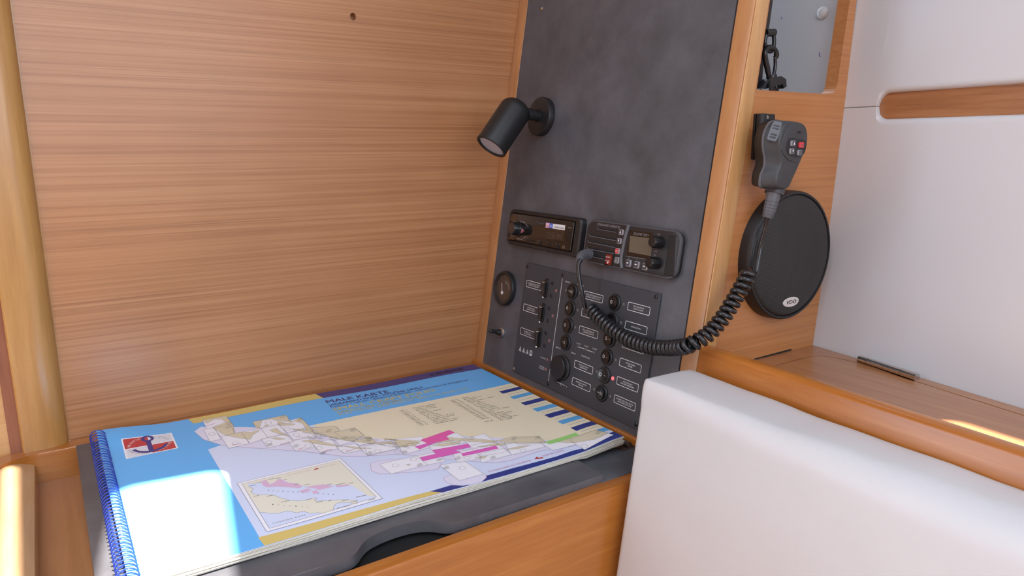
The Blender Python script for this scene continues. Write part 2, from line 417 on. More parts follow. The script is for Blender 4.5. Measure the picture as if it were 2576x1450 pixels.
# front apron
b = NB()
apr = [(-.092, FRY0 - .004), (.545, FRY0 + .0075), (.545, FRY0 - .0088), (-.092, FRY1 - .006)]
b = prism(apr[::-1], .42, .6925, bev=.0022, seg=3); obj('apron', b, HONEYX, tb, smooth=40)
# cabinet sides under the top so that the table stands on the sole
b = box(-.085, .53, 0.0, .53, .930, .42); obj('cabinet_body', b, VEN2, tb)
b = box(.012, .5212, .6642, .4545, .905, .6845); obj('under_lid_shade', b, VOID, tb)  # black box put in for the shade beneath the lid, covers the tray floor
# fixed worktop on the right and hinged lid
b = box(.455, .5205, .664, .5485, .917, .6938, bev=.0008); obj('worktop', b, SLATE, tb, smooth=40)
def lid_edge():
    pts = [(.158, .5245), (.170, .524), (.180, .524), (.187, .526), (.193, .531), (.199, .5375), (.207, .543), (.219, .5465), (.232, .548), (.245, .5475), (.256, .545), (.266, .539), (.274, .531), (.282, .526), (.294, .5238), (.31, .5235)]
    return [(p.x, p.y) for p in spline([(x, y, 0) for x, y in pts], 4)]
poly = [(.002, .524)] + lid_edge() + [(.459, .5225), (.4595, .9155), (.002, .9155)]
b = prism(poly, TZ - .0115, TZ, bev=.0011, seg=2); lid = tag(obj('lid', b, SLATEL, tb, smooth=40), 'slate grey laminate lid with wavy finger notch')
# hinges along the console sill
def hinge(y0, y1, name='hinge'):
    b = box(.5235, y1, .6938, .5395, y0, .6952)
    yy = [y0 + (y1-y0)*k/4 for k in range(5)]
    for k in range(4): b = tube([(.535, yy[k] - .0004, .6985), (.535, yy[k+1] + .0004, .6985)], .0034, 12, bm=b)
    obj(name, b, BRONZE, tb, smooth=40)
hinge(.905, .828); hinge(.640, .565)

# ------------------------------------------------------------------ instrument console
cs = thing('instrument_console', (.60, .72, .70), 'leaning slate grey instrument panel framed in light wood', 'console')
b = prism(rect(-22.8, 2, 0, 1240), -14, .6, FP, bev=1.2); obj('corner_strip', b, PINK, cs, smooth=40)
b = prism(rect(.6, -4, 394.2, 1240), -12, 0, FP); obj('face_panel', b, SLATE, cs)
b = prism(rect(394.2, -60, 396.4, 1240), -14, -4, FP); obj('shadow_gap', b, VOID, cs)
b = prism(rect(396.4, -90, 418.6, 1240), -14, .8, FP, bev=1.2); obj('pilaster', b, PINK, cs, smooth=40)
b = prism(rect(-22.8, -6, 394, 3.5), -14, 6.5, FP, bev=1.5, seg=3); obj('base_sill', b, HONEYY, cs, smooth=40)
def screw_mesh(r=2.6, hgt=1.2):
    b = lathe([(r, 0), (r, hgt*.4), (r*.75, hgt*.85), (0, hgt)], n=16)
    return b
u, v = pu(1363, 22)
sm = finish(screw_mesh(3.0, 1.6), 'screw', STEEL, 40)
obj('screw', sm, None, cs, xf=FP @ Matrix.Translation((u, v, 0)))

# speaker board beside the console
sb = thing('speaker_board', (.70, SY, .80), 'honey veneer board with a cubby cut-out, carrying the round loudspeaker', 'board')
def lean_x(z): return (.549 + .156*(z-.70))*1000
def hull_x(z, y=SY):
    t = min(z, 1.2) - .797; return .7709 + .12*(y-.498) + .098*t - .012*(t/.4)**2*(1 if t > 0 else 0) + .25*max(0.0, z-1.2)
BT = 1.50
oL0, oL1 = bd(1937, 0), bd(1903, 226); slo = (oL0[0]-oL1[0])/(oL0[1]-oL1[1]); zb = oL1[1]
orx0 = bd(2138, 0); orx1 = bd(2108, 200); slr = (orx0[0]-orx1[0])/(orx0[1]-orx1[1])
def xl(z): return oL1[0] + slo*(z-zb)
def xr(z): return orx1[0] + slr*(z-orx1[1])
zt = 1420.0; rr = 13.0
def board(poly, inner_n=None): pass
b = NB()
outl = [(lean_x(.780)+3, 780), (hull_x(.780)*1000, 780)]
zs_ = [800 + 50*i for i in range(1, 14)]
outl += [(hull_x(z/1000)*1000, z) for z in zs_] + [(lean_x(1.45)+3, 1450)]
inn = [(xl(zb), zb), (xr(zb)-rr, zb)] + [(xr(zb+rr)-rr + rr*math.sin(a), zb+rr - rr*math.cos(a)) for a in [math.radians(15*i) for i in range(1, 7)]] + [(xr(zt), zt), (xl(zt), zt)]
ov = [b.verts.new((x, z, 0)) for x, z in outl]; iv = [b.verts.new((x, z, 0)) for x, z in inn]
eds = [b.edges.new((q[i], q[(i+1) % len(q)])) for q in (ov, iv) for i in range(len(q))]
bmesh.ops.triangle_fill(b, use_beauty=True, edges=eds)
ex = bmesh.ops.extrude_face_region(b, geom=list(b.faces))
for q in ex['geom']:
    if isinstance(q, bmesh.types.BMVert): q.co.z -= 15
b.transform(FB); obj('board', b, VEN2, sb)
# solid wood lipping in front of the board, beside the pilaster
lip = [(lean_x(.74) + .3, 740), (lean_x(.74) + 24, 740), (xl(1450) - 1, 1450), (lean_x(1.45) + .3, 1450)]
b = prism(lip, .1, 1.6, FB, bev=.8); obj('lipping', b, HONEY, sb, smooth=40)
# groove-like dark gap at the foot of the board
g0, g1 = bd(1884, 907), bd(1990, 880)
b = prism([(g0[0]-40, 796.9), (g1[0], 797.0), (g1[0]+.5, 798.6), (g1[0]-6, 798.8), (g0[0]-40, 797.6)], .1, .5, FB); obj('foot_gap', b, VOID, sb)

# ------------------------------------------------------------------ side shelf with locker lid and fiddle
SZ = .7968
sh = thing('side_shelf', (.66, .25, SZ), 'brown veneer side shelf with inset locker lid and raised honey wood edge', 'shelf')
def fx(y): return .5635 + .056*(y-.498)              # fiddle inner face line
Y1, Y0 = SY - .0005, -.70
def hx(y): return hull_x(SZ, y)
b = prism([(fx(Y0), Y0), (hx(Y0)-.0012, Y0), (hx(Y1)-.0012, Y1), (fx(Y1), Y1)], SZ - .014, SZ - .004); obj('shelf_base', b, VOID, sh)
gp = [bk(*q) for q in ()]
def SH(px, py):
    p = hit(px, py, (0, 0, 1), SZ); return (p.x, p.y)
cr_ = [SH(*q) for q in ((2000, 907), (2030, 899.5), (2050, 896.5), (2075, 897), (2105, 901.5), (2135, 908), (2165, 916.5))]
e0 = SH(2576, 1046); sl = (cr_[-1][0]-e0[0])/(cr_[-1][1]-e0[1])
tail = [(cr_[-1][0] + sl*d, cr_[-1][1] + d) for d in (-.02, -.05)]
gr = [(cr_[0][0] - .03, cr_[0][1] - .0003)] + cr_ + tail
gr = [(.60, cr_[0][1] - .0008)] + [(p.x, p.y) for p in spline([(x, y, 0) for x, y in gr], 5)] + [(cr_[-1][0] + sl*(Y0-cr_[-1][1]), Y0)]
def offset(poly, d):
    out = []
    for i in range(len(poly)):
        a = Vector(poly[max(i-1, 0)]); c = Vector(poly[min(i+1, len(poly)-1)]); t = (c-a).normalized(); out.append((poly[i][0] + t.y*d, poly[i][1] - t.x*d))
    return out
def filled(poly, z0, z1):
    b = NB(); vv = [b.verts.new((x, y, z1)) for x, y in poly]
    bmesh.ops.triangle_fill(b, use_beauty=True, edges=[b.edges.new((vv[i], vv[(i+1) % len(vv)])) for i in range(len(vv))])
    ex = bmesh.ops.extrude_face_region(b, geom=list(b.faces))
    for v in ex['geom']:
        if isinstance(v, bmesh.types.BMVert): v.co.z = z0
    return b
inner = offset(gr, .0011); outerg = offset(gr, -.0011)
b = filled([(fx(Y0), Y0), (fx(inner[0][1]), inner[0][1])] + inner, SZ - .004, SZ); obj('locker_lid', b, VENS, sh)
b = filled([(fx(Y1), Y1), (fx(outerg[0][1]), outerg[0][1])] + outerg + [(hx(Y0)-.0012, Y0), (hx(Y1)-.0012, Y1)], SZ - .004, SZ); obj('shelf_surround', b, VENS, sh)
# fiddle: raised edge, rounded on top, front face following the lean of the console
loops = []
for y in (Y1 - .0, Y0):
    dx = .056*(y-.498)
    lp = [(.549 + .156*(.72-.70), .72), (.549 + .156*(.8235-.70), .8235)]
    for i in range(9):
        a = math.radians(180 - 180*i/8); lp.append((.5775 + .0092*math.cos(a), .8235 + .0040*math.sin(a)))
    lp += [(.5867, SZ - .02), (.5867, .72)]
    loops.append([(x + dx, y, z) for x, z in lp])
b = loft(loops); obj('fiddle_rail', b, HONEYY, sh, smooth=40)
# chrome barrel hinge let into the shelf
ha, hb = SH(2162, 911), SH(2306, 958); A = Vector((ha[0], ha[1], SZ + .003)); B = Vector((hb[0], hb[1], SZ + .003))
b = NB()
for t0, t1 in ((0, .16), (.165, .755), (.76, 1)): b = tube([A.lerp(B, t0), A.lerp(B, t1)], .0046, 14, bm=b)
dv = (B-A).normalized(); nv = Vector((-dv.y, dv.x, 0))
tag(obj('hinge', b, CHROME, sh, smooth=40), 'chrome barrel hinge')

# ------------------------------------------------------------------ white hull liner with finger slot
wr = struct('wall_right', (.80, .2, .80))
def hull_strip(pts, name, m, th=.011, parent=wr, bev=.003):
    """pts: outline as (y, z) on the hull surface; th: thickness outwards"""
    b = NB(); fr = [b.verts.new((hull_x(z, y), y, z)) for y, z in pts]; bkv = [b.verts.new((hull_x(z, y) + th, y, z)) for y, z in pts]
    n = len(pts); f0 = b.faces.new(fr); b.faces.new(bkv[::-1])
    for i in range(n): b.faces.new((fr[i], fr[(i+1) % n], bkv[(i+1) % n], bkv[i]))
    if bev: bmesh.ops.bevel(b, geom=list(f0.edges), offset=bev, segments=3, affect='EDGES')
    return obj(name, b, m, parent, smooth=50)
zse = 1.0795; ysl = .457; Yn = -.75; Yf = .95
def q4(y, z, ry, rz, a0, a1, n=6): return [(y + ry*math.cos(math.radians(a0 + (a1-a0)*i/n)), z + rz*math.sin(math.radians(a0 + (a1-a0)*i/n))) for i in range(n+1)]
zc_u, zc_l = 1.0935, 1.0655
up = [(Yf, zse + .0003), (ysl + .0002, zse + .0003)] + q4(ysl - .013, zse + .001, .013, zc_u - zse - .001, 0, 90) + [(Yn, zc_u)]
def grid_panel(lower, name):
    # curved panel built as strips in z so it follows the hull, with the slot notch along one edge
    b = NB(); ys = sorted(set([Yf, ysl + .0002] + [Yn + (Yf-Yn)*i/60 for i in range(61)] + [ysl - .013*i/6 for i in range(7)] + [ysl-.02]), reverse=True)
    def edge(y):
        if y >= ysl: return zse - .0002 if lower else zse + .0002
        if y >= ysl - .013:
            t = (ysl - y)/.013; k = math.sqrt(max(0, 1-(1-t)**2))
            return (zse - .001) + ((zc_l if lower else zc_u) - (zse - .001))*k
        return zc_l if lower else zc_u
    rows = []
    zend = .60 if lower else 1.95
    for y in ys:
        e = edge(y); s = -1 if lower else 1; notch = abs(e-zse) > .0006
        col = [(hull_x(e, y) + .012, y, e)]
        rad = .006 if notch else .0012
        for i in range(5):
            a = math.radians(90*i/4); z = e + s*rad*(1-math.cos(a)) ; col.append((hull_x(z, y) + rad*(1-math.sin(a)), y, z))
        for k in (.0008, .002, .005, .012, .03, .07, .15, .3, .5, .75, 1.0):
            z = e + s*rad + (zend - e - s*rad)*k
            col.append((hull_x(z, y), y, z))
        rows.append([b.verts.new(p) for p in col])
    for A, B in zip(rows, rows[1:]):
        for i in range(len(A)-1): b.faces.new((A[i], A[i+1], B[i+1], B[i]))
    return obj(name, b, WHITE, wr, smooth=60)
tag(grid_panel(False, 'upper_panel'), 'white upper locker panel')
tag(grid_panel(True, 'lower_panel'), 'white lower liner panel')
b = NB(); pts = [(Yf, 1.05), (Yn, 1.05), (Yn, 1.11), (Yf, 1.11)]
b.faces.new([b.verts.new((hull_x(z, y) + .0065, y, z)) for y, z in pts]); b.faces.new([b.verts.new((hull_x(z, y) + .0100, y, z)) for y, z in pts][::-1])
tag(obj('handle_inset', b, VENW, wr), 'brown veneer strip behind the finger slot')
# white cap and pen marks inside the cubby
kc = hit(2078, 33, (1, -.12, -.085), Vector((.7709, .498, .797)).dot(Vector((1, -.12, -.085))))
hnn = Vector((-1, .12, .085)).normalized()
hnx = hnn.orthogonal().normalized(); hny = hnn.cross(hnx)
kloc = Vector((hull_x(kc.z, kc.y), kc.y, kc.z))
Fk = frame(kloc, hnx, hny, hnn)
b = lathe([(7.2, -.5), (7.0, 1.2), (5.9, 3.2), (3.8, 4.8), (1.8, 5.5), (0, 5.7)], Fk, 28)
tag(obj('screw_cap', b, WHITE, None, smooth=60), 'white domed plastic cap on the liner inside the cubby', 'cap')

# ------------------------------------------------------------------ backrest cushion
def cush_front(z): return .4850 + .147*(z-.807)
cu_ = thing('seat_cushion', (.50, .1, .36), 'large white vinyl seat backrest cushion leaning against the side shelf', 'cushion')
ZT, ZB, YC1, YC0 = .8085, .36, .4955, -.62
ny, na = 60, 40
b = NB(); rows = []
random.seed(3)
def cush_section(y):
    """closed section in x-z at station y"""
    end = min(1, max(0, (YC1 - y)/.005)); end = math.sqrt(max(0.0, 1-(1-end)**2))
    ins = .003*(1-end)
    bow = .004*math.sin(min(1, (YC1-y)/.5)*math.pi*.5)
    top = ZT - .0005 - ins*.5 - 0.0005*math.sin((YC1-y)*14)*min(1, (YC1-y)/.1) - .0030*min(1, (YC1-y)/.25)
    pts = []
    zf = [ZB + (top - .030 - ZB)*i/14 for i in range(15)]
    for z in zf: pts.append((cush_front(z) + ins - bow*math.sin((z-ZB)/(top-ZB)*math.pi), z))
    grow = .006 + .028*min(1, max(0, (YC1-y)/.32))      # rounder shoulder away from the corner
    xf0 = cush_front(top - .030)
    for i in range(1, 11):
        a = math.radians(90*i/10); z = (top - .030) + .030*math.sin(a)**.9
        pts.append((xf0 + ins + grow*(1-math.cos(a)), z))
    xb = .5525 + .020*(y-.498)
    for i in range(1, 6): pts.append((pts[-1][0] + (xb - pts[-1][0])*i/5, top - .0012*i*i/12))
    pts += [(xb - .004, top - .016), (xb - .09, ZB)]
    return pts
ys = [YC1 - d for d in (0, .001, .0025, .005, .008, .012)] + [YC1 - .012 - (YC1 - .012 - YC0)*i/70 for i in range(1, 71)]
secs = [[(x, y, z) for x, z in cush_section(y)] for y in ys]
b = loft(secs[::-1])
for v in b.verts:                                       # puckers of the vinyl along the top
    if v.co.z > .765 and v.co.y < .47:
        t = (v.co.z-.765)/.035
        v.co.z += t*.0004*math.sin(v.co.y*41 + v.co.x*30) + t*.0003*math.sin(v.co.y*83+1)
obj('cover', b, VINYL, cu_, smooth=60)

# ------------------------------------------------------------------ reading lamp
lu, lv = 77.7, 381.0
lp = thing('reading_lamp', PO + (EU*lu + EV*lv)*.001, 'black tubular reading spotlight on a round base high on the slate panel', 'lamp')
Fl = FP @ Matrix.Translation((lu, lv, 0))
b = lathe([(27, 0), (27, 7.6), (26.2, 9.2), (24.4, 10), (9.5, 10), (9.2, 9.0), (8.2, 9.0), (7.9, 11.5), (0, 11.5)], Fl, 56); obj('base', b, BLACK, lp, smooth=35)
b = lathe([(7.3, 10), (7.3, 22), (6.4, 23), (0, 23)], Fl, 24); obj('swivel', b, BLACK, lp, smooth=35)
hd_o = Vector((lu + .5, lv - 1, 50.0)); ax = Vector((0.02, -.86, .51)).normalized()
b = tube([FP @ Vector((lu, lv, 20)), FP @ Vector((lu, lv-1, 36))], .0084, 20); obj('arm', b, BLACK, lp, smooth=40)
hx_ = ax.orthogonal().normalized(); hy_ = ax.cross(hx_)
Fh = FP @ frame(hd_o - ax*16, hx_, hy_, ax, 1.0)
R = 22.3
prf = [(0, 0)] + [(R*math.sin(math.radians(9*i)), 16.5*(1-math.cos(math.radians(9*i)))) for i in range(1, 11)] + [(R, 74), (R*1.015, 74.2), (R*1.015, 78.0), (R*.97, 78.6), (R*.86, 78.4), (R*.85, 75.5), (0, 75.5)]
b = lathe(prf, Fh, 56); obj('head', b, BLACK, lp, smooth=35)
b = lathe([(R*.84, 75.6), (R*.84, 76.1), (0, 76.4)], Fh, 48); tag(obj('lens', b, PGLASS, lp, smooth=40), 'pale glass lens')
for a in (200,):
    b = lathe([(1.0, 10), (1.0, 10.5), (0, 10.6)], Fl, 10, c=(-8, 19)); obj('set_screw', b, BLACKS, lp)

# ------------------------------------------------------------------ gauge and toggle switch
gu, gv = 39.5, 128.0
g = thing('gauge', PO + (EU*gu + EV*gv)*.001, 'small round black analogue gauge below the car stereo', 'gauge')
Fg = FP @ Matrix.Translation((gu, gv, 0))
b = lathe([(26, 0), (26, 5), (25.2, 6.8), (23.2, 7.4), (21.2, 6.4), (20.6, 4.2), (20.6, 3.2), (0, 3.2)], Fg, 48); obj('bezel', b, BLACK, g, smooth=35)
b = lathe([(20.5, 3.3), (0, 3.3)], Fg, 40, cap0=False); dial = obj('dial', b, GFACE, g)
b = NB()
for i in range(13):
    a = math.radians(60 - 70*i/12 + 30); r0, r1 = (11.5, 15) if i % 3 == 0 else (13, 15)
    c_, s_ = math.cos(a), math.sin(a); t = Vector((-s_, c_))*.35
    q = [(r0*c_+t.x, r0*s_+t.y-4), (r0*c_-t.x, r0*s_-t.y-4), (r1*c_-t.x, r1*s_-t.y-4), (r1*c_+t.x, r1*s_+t.y-4)]
    prism(q, 3.32, 3.36, Fg, bm=b)
obj('scale_marks', b, PRG, dial)
b = prism([(-5.5, -7), (-4.6, -7.2), (-7.4, 6.5), (-8.0, 6.3)], 3.8, 4.1, Fg); b = lathe([(2.6, 3.3), (2.6, 4.2), (0, 4.4)], Fg, 16, bm=b, c=(-4.8, -7.5)); obj('needle', b, PRW, g)
b = lathe([(20.9, 5.6), (0, 5.6)], Fg, 40, cap0=False); obj('glass', b, GLASS, g)
tu, tv = 43.2, 61.0
tg = thing('toggle_switch', PO + (EU*tu + EV*tv)*.001, 'small black rubber-booted toggle switch with steel nut below the gauge', 'switch')
Ft = FP @ Matrix.Translation((tu, tv, 0))
b = lathe([(7.6, 0), (7.6, 1.2), (6.9, 1.8), (6.9, 2.6), (6.2, 3.0), (6.2, 4.0), (5.6, 4.4), (0, 4.4)], Ft, 32); obj('nut', b, STEEL, tg, smooth=35)
ta = Vector((-.02, .12, 1)).normalized(); tx = ta.orthogonal().normalized(); Fa = Ft @ frame(Vector((0, 0, 3)), tx, ta.cross(tx), ta, 1.0)
b = lathe([(5.4, 0), (5.3, 2.0), (3.7, 6.0), (3.0, 8.5), (3.1, 14), (3.4, 17.5), (2.9, 19.2), (1.5, 20.0), (0, 20.2)], Fa, 28); obj('boot', b, RUB, tg, smooth=50)

# ------------------------------------------------------------------ switch panel
sp = thing('switch_panel', PO + (EU*220 + EV*14)*.001, 'flat charcoal electrical switch panel with white lettered labels below the radios', 'switch panel')
PW = 2.6
b = prism(rrect(86, 13, 353.5, 174.2, 2, 3), 0, PW, FP, bev=.4, seg=1); plate = obj('plate', b, PLATE, sp)
tb_ = rect(172.9, 22, 173.6, 163.8); obj('divider_line', prism(tb_, PW, PW + .05, FP), PRW, plate)
scm = finish(screw_mesh(2.7, 1.0), 'screw', BLACKS, 40)
scs = finish(screw_mesh(2.7, 1.0), 'screw', STEEL, 40)
for k, (su, sv) in enumerate(((89.5, 168.3), (172.6, 168.6), (347.0, 169.8), (89.2, 16.8), (173.2, 18.6), (346.2, 18.8))):
    obj('screw', scs if k == 3 else scm, None, sp, xf=FP @ Matrix.Translation((su, sv, PW)))
def labelbox(u0, v0, lines, w=37.2, h=10.0):
    fr = obj('label', ringplate(rrect(u0, v0, u0+w, v0+h, 1.6, 4), rrect(u0+.62, v0+.62, u0+w-.62, v0+h-.62, 1.15, 4), PW, PW+.05, FP), PRW, sp)
    n = len(lines); b = NB()
    for i, s in enumerate(lines):
        wd_ = min(w*.80, len(s)*1.62); yy = v0 + h/2 + ((n-1)/2 - i)*2.75
        b = text_bm(s, u0+w/2, yy, 1.85, FP, PW+.05, width=wd_, bold=(i == 0), bm=b)
    obj('lettering', b, PRW, fr)
RO = 22.9
labelbox(92.6, 139.3, ('CHARGEUR BATTERIES', 'BATTERY CHARGER')); labelbox(92.9, 104.9, ('CHAUFFE EAU', 'WATER HEATER')); labelbox(93.2, 70.0, ('PRISES AC 1', 'AC OUTLETS 1'))
labelbox(221.8, 145.6, ('FEUX DE NAVIGATION', 'NAVIGATION LIGHTS')); labelbox(221.8, 122.6, ('FEU MOUILLAGE', 'ANCHOR LIGHT')); labelbox(221.9, 100.0, ('ECL. INTERIEUR', 'CABINS LIGHTS'))
labelbox(222.0, 54.2, ('EN FONCTION', 'OPERATING')); labelbox(222.2, 31.4, ('MARCHE FORCEE', 'MANUAL'))
for v0, s in ((146.3, ('FEU DE PONT', 'DECK LIGHT')), (123.4, ('NAVIGATION',)), (100.7, ('PILOTE', 'PILOT')), (78.0, ('AUXILIAIRE', 'SPARE')), (55.0, ('GROUPE EAU', 'WATER PRESSURE')), (32.2, ('POMPE DE CALE AUTO', 'AUTO BILGE PUMP'))): labelbox(304.0, v0, s)
def freetext(s, u, v, h=1.9, wd_=None, lines=None):
    b = NB()
    for i, q in enumerate(s.split('\n')): b = text_bm(q, u, v - i*2.7, h, FP, PW+.05, width=wd_ or len(q)*1.55, bold=True, bm=b)
    obj('lettering', b, PRW, plate)
freetext('SAILING', 185.5, 161.0); freetext('MOTORING', 212.5, 161.2); freetext('SERVICE', 184.5, 71.2); freetext('ENGINE', 217.0, 71.8)
freetext('11,5V', 225.0, 86.4); freetext('12,5V', 241.0, 86.6); freetext('13,5V', 257.0, 87.0); freetext('12 VOLTS DC', 242.0, 73.0, 2.0)
freetext('AC POWER', 154.5, 49.6); freetext('REVERSE\nPOLARITY', 155.0, 37.2)
b = NB()
for u0, u1 in ((226.2, 238.4), (242.0, 254.6)): prism(rect(u0, 81.95, u1, 82.6), PW, PW+.05, FP, bm=b)
obj('voltage_line', b, PRW, plate)
b = NB()                                                # warning triangles and manual pictogram
for k in range(3):
    cx, cy = 98.6 + 8.9*k, 48.6; h = 4.2
    tri = [(cx-3.2, cy-h*.62), (cx+3.2, cy-h*.62), (cx, cy+h)]; tri2 = [(cx-2.3, cy-h*.50), (cx+2.3, cy-h*.50), (cx, cy+h*.72)]
    join(b, ringplate(tri, tri2, PW, PW+.05, FP)); prism(rect(cx-.3, cy-1.2, cx+.3, cy+1.4) if k == 0 else [(cx-1.0, cy-1.4), (cx+1.0, cy-1.4), (cx+.2*k, cy+1.4)], PW, PW+.05, FP, bm=b)
join(b, ringplate(rrect(122.2, 45.5, 128.6, 53.0, 2.2, 4), rrect(122.9, 47.2, 127.9, 52.3, 1.6, 4), PW, PW+.05, FP)); prism(rect(125.1, 47, 125.7, 52), PW, PW+.05, FP, bm=b)
obj('pictogram', b, PRW, plate)
# socket polarity symbol
b = prism(rect(190.5, 25.7, 210, 26.2), PW, PW+.05, FP); text_bm('C', 200.6, 25.6, 3.4, FP, PW+.06, bold=True, bm=b); text_bm('+', 213, 25.4, 2.6, FP, PW+.05, bm=b); prism(rect(187, 25.6, 189, 26.1), PW, PW+.05, FP, bm=b)
obj('socket_symbol', b, PRW, plate)
# breakers
def breaker(uc, vt, vb):
    b = prism(rrect(uc-3.6, vb+3.0, uc+4.6, vt-1.0, 2.4, 4), PW, PW+1.6, FP, bev=.8)
    body = obj('breaker', b, BLACKS, sp, smooth=40)
    vm = (vt+vb)/2
    b = tube([FP @ Vector((uc-1, vb+7, PW+2.6)), FP @ Vector((uc-1, vt-9, PW+3.4))], .0034, 18)
    b = tube([FP @ Vector((uc-1, vt-13, PW+3.4)), FP @ Vector((uc-1, vt-6.5, PW+3.8))], .0042, 18, bm=b)
    obj('toggle', b, BLACKS, body, smooth=45)
    b = lathe([(4.0, 0), (4.0, 1.0), (3.0, 1.6), (0, 1.7)], FP @ Matrix.Translation((uc-.5, vt-6.3, PW+3.6)) @ Matrix.Rotation(math.radians(-80), 4, 'X'), 20)
    obj('chrome_tip', b, CHROME, body, smooth=40)
    b = lathe([(2.2, 0), (2.2, .8), (1.2, 1.8), (0, 2.0)], FP @ Matrix.Translation((uc-.8, vb+2.6, PW+2.2)) @ Matrix.Rotation(math.radians(55), 4, 'X'), 18)
    obj('chrome_tip', b, CHROME, body, smooth=40)
    for du, dv_ in ((13.6, -5.4), (14.2, -23.0)): obj('screw', scm, None, sp, xf=FP @ Matrix.Translation((uc+du, vt+dv_, PW)))
    lamp(uc+23.2, vt-14.2, LEDP)
def lamp(u, v, m, r=1.9):
    b = lathe([(r+.5, PW), (r+.5, PW+.35), (r, PW+.5), (r*.75, PW+1.1), (0, PW+1.4)], FP, 16, c=(u, v)); obj('indicator', b, m, sp, smooth=50)
for vt, vb in ((159.6, 129.4), (124.8, 94.6), (90.2, 59.0)): breaker(140.0, vt, vb)
lamp(164.6, 49.6, LEDP, 1.6); lamp(164.2, 36.0, LEDP)
for u, v in ((184.0, 149.6), (213.0, 150.6), (213.6, 128.0), (213.8, 105.2), (296.4, 151.4), (296.6, 128.6), (296.7, 105.6), (296.8, 82.8), (266.4, 60.1), (266.5, 37.0), (296.7, 37.2)): lamp(u, v, LEDC)
for u in (224.4, 240.2, 256.4): lamp(u, 82.3, LEDC, 1.5)
lamp(296.8, 59.9, LEDR)
# rocker switches
bz_me = finish(lathe([(10.6, 0), (10.6, 1.4), (10.0, 2.2), (8.3, 2.5), (8.0, 1.6), (0, 1.6)], n=40), 'rocker_switch', BLACK, 35)
def rocker_mesh(on):
    pts = circ(0, 0, 7.8, 36); lo_ = [(x, y, 1.0) for x, y in pts]
    t = -1 if on else 1
    rings_ = [[(x*k, y*k, 3.0 + t*.17*x*k + .012*(x*k)**2) for x, y in pts] for k in (1, .8, .6, .4, .2, .05)]
    return loft([lo_] + rings_)
rk = {k: finish(rocker_mesh(k), 'rocker', BLACKS, 30) for k in (0, 1)}
def mark_mesh(kind, on):
    b = NB(); t = -1 if on else 1
    def zz(x): return 3.1 + t*.17*x + .012*x*x
    def addring(cx, r, ry): join(b, ringplate(circ(cx, 0, r, 20, ry), circ(cx, 0, r*.66, 20, ry*.72), zz(cx)+.12, zz(cx)+.16))
    if kind == 2:
        addring(0, 1.5, 1.9); prism(rect(-6, -.35, -3, .35), zz(-4.5)+.15, zz(-4.5)+.2, bm=b)
        for y in (-1.1, 1.1): prism(rect(2.6, y-.3, 5.0, y+.3), zz(4)+.15, zz(4)+.2, bm=b)
    else:
        addring(-4.0, 1.9, 2.2); prism(rect(1.6, -.3, 4.6 if on else 3.4, .3), zz(3)+.15, zz(3)+.2, bm=b)
    for q in b.verts: q.co.z = 3.0 + t*.17*q.co.x + .012*q.co.x**2 + .16
    return b
mk = {(k, o): finish(mark_mesh(k, o), 'mark', PRW) for k in (1, 2) for o in (0, 1)}
for u, v, k, on in ((198.6, 150.3, 2, 0), (199.0, 127.8, 1, 0), (199.2, 104.8, 1, 0), (199.4, 82.0, 2, 0), (281.5, 151.0, 1, 0), (281.6, 128.3, 1, 0), (281.7, 105.6, 1, 0), (281.9, 82.8, 1, 0), (281.9, 60.0, 1, 1), (282.0, 37.1, 2, 0)):
    s = obj('rocker_switch', bz_me, None, sp, xf=FP @ Matrix.Translation((u, v, PW)))
    obj('rocker', rk[on], None, s); obj('mark', mk[(k, on)], None, s)
# 12 volt socket with rubber cover
su, sv = 198.6, 47.4
b = lathe([(17.3, 0), (17.3, 2.0), (15.2, 3.0), (14.6, 5.2), (0, 5.2)], FP @ Matrix.Translation((su, sv, PW)), 44); sk = obj('power_socket', b, BLACK, sp, smooth=35)
b = lathe([(14.8, 5.2), (15.6, 5.6), (15.6, 7.4), (14.8, 8.2), (0, 8.4)], FP @ Matrix.Translation((su-1.5, sv, PW)), 44); prism(rrect(su-6.5, sv-19.5, su+1.5, sv-11, 1.5, 3), PW+2.5, PW+7.6, FP, bev=.8, bm=b); obj('socket_cover', b, RUB, sk, smooth=35)

# ------------------------------------------------------------------ car stereo
st = thing('car_stereo', PO + (EU*118 + EV*220)*.001, 'gloss black single-slot car stereo in a thick black frame', 'stereo')
su0, su1, sv0, sv1 = 36.0, 204.0, 195.6, 246.6
ou = rrect(su0, sv0, su1, sv1, 6.5, 5); fu0, fu1, fv0, fv1 = 42.5, 192.0, 200.6, 242.4
inn2 = rrect(fu0, fv0, fu1, fv1, 2.5, 5); ob = rrect(su0-.6, sv0-.6, su1+1.2, sv1+.6, 6.5, 5)
b = loft([[(x, y, 0) for x, y in ob], [(x, y, 6.2) for x, y in ou], [(x + (2 if x < 100 else -5)*.5, y + (1 if y < 220 else -1), 8.4) for x, y in ou], [(x, y, 8.0) for x, y in inn2], [(x, y, 3.0) for x, y in inn2]], FP)
obj('frame', b, BLACK, st, smooth=30)
b = prism(rrect(fu0+1.4, fv0+1.8, fu1-2.2, fv1-1.6, 2, 4), 3, 9.0, FP, bev=.9); face = obj('faceplate', b, GLOSSB, st, smooth=35)
FW = 9.05
def quad7(pts, off=9.0): return [P7(a, b_, off) for a, b_ in pts]
b = prism(quad7([(755, 830), (1520, 935), (1560, 665), (790, 540)]), FW, FW+.05, FP); obj('display', b, AMBER, face)
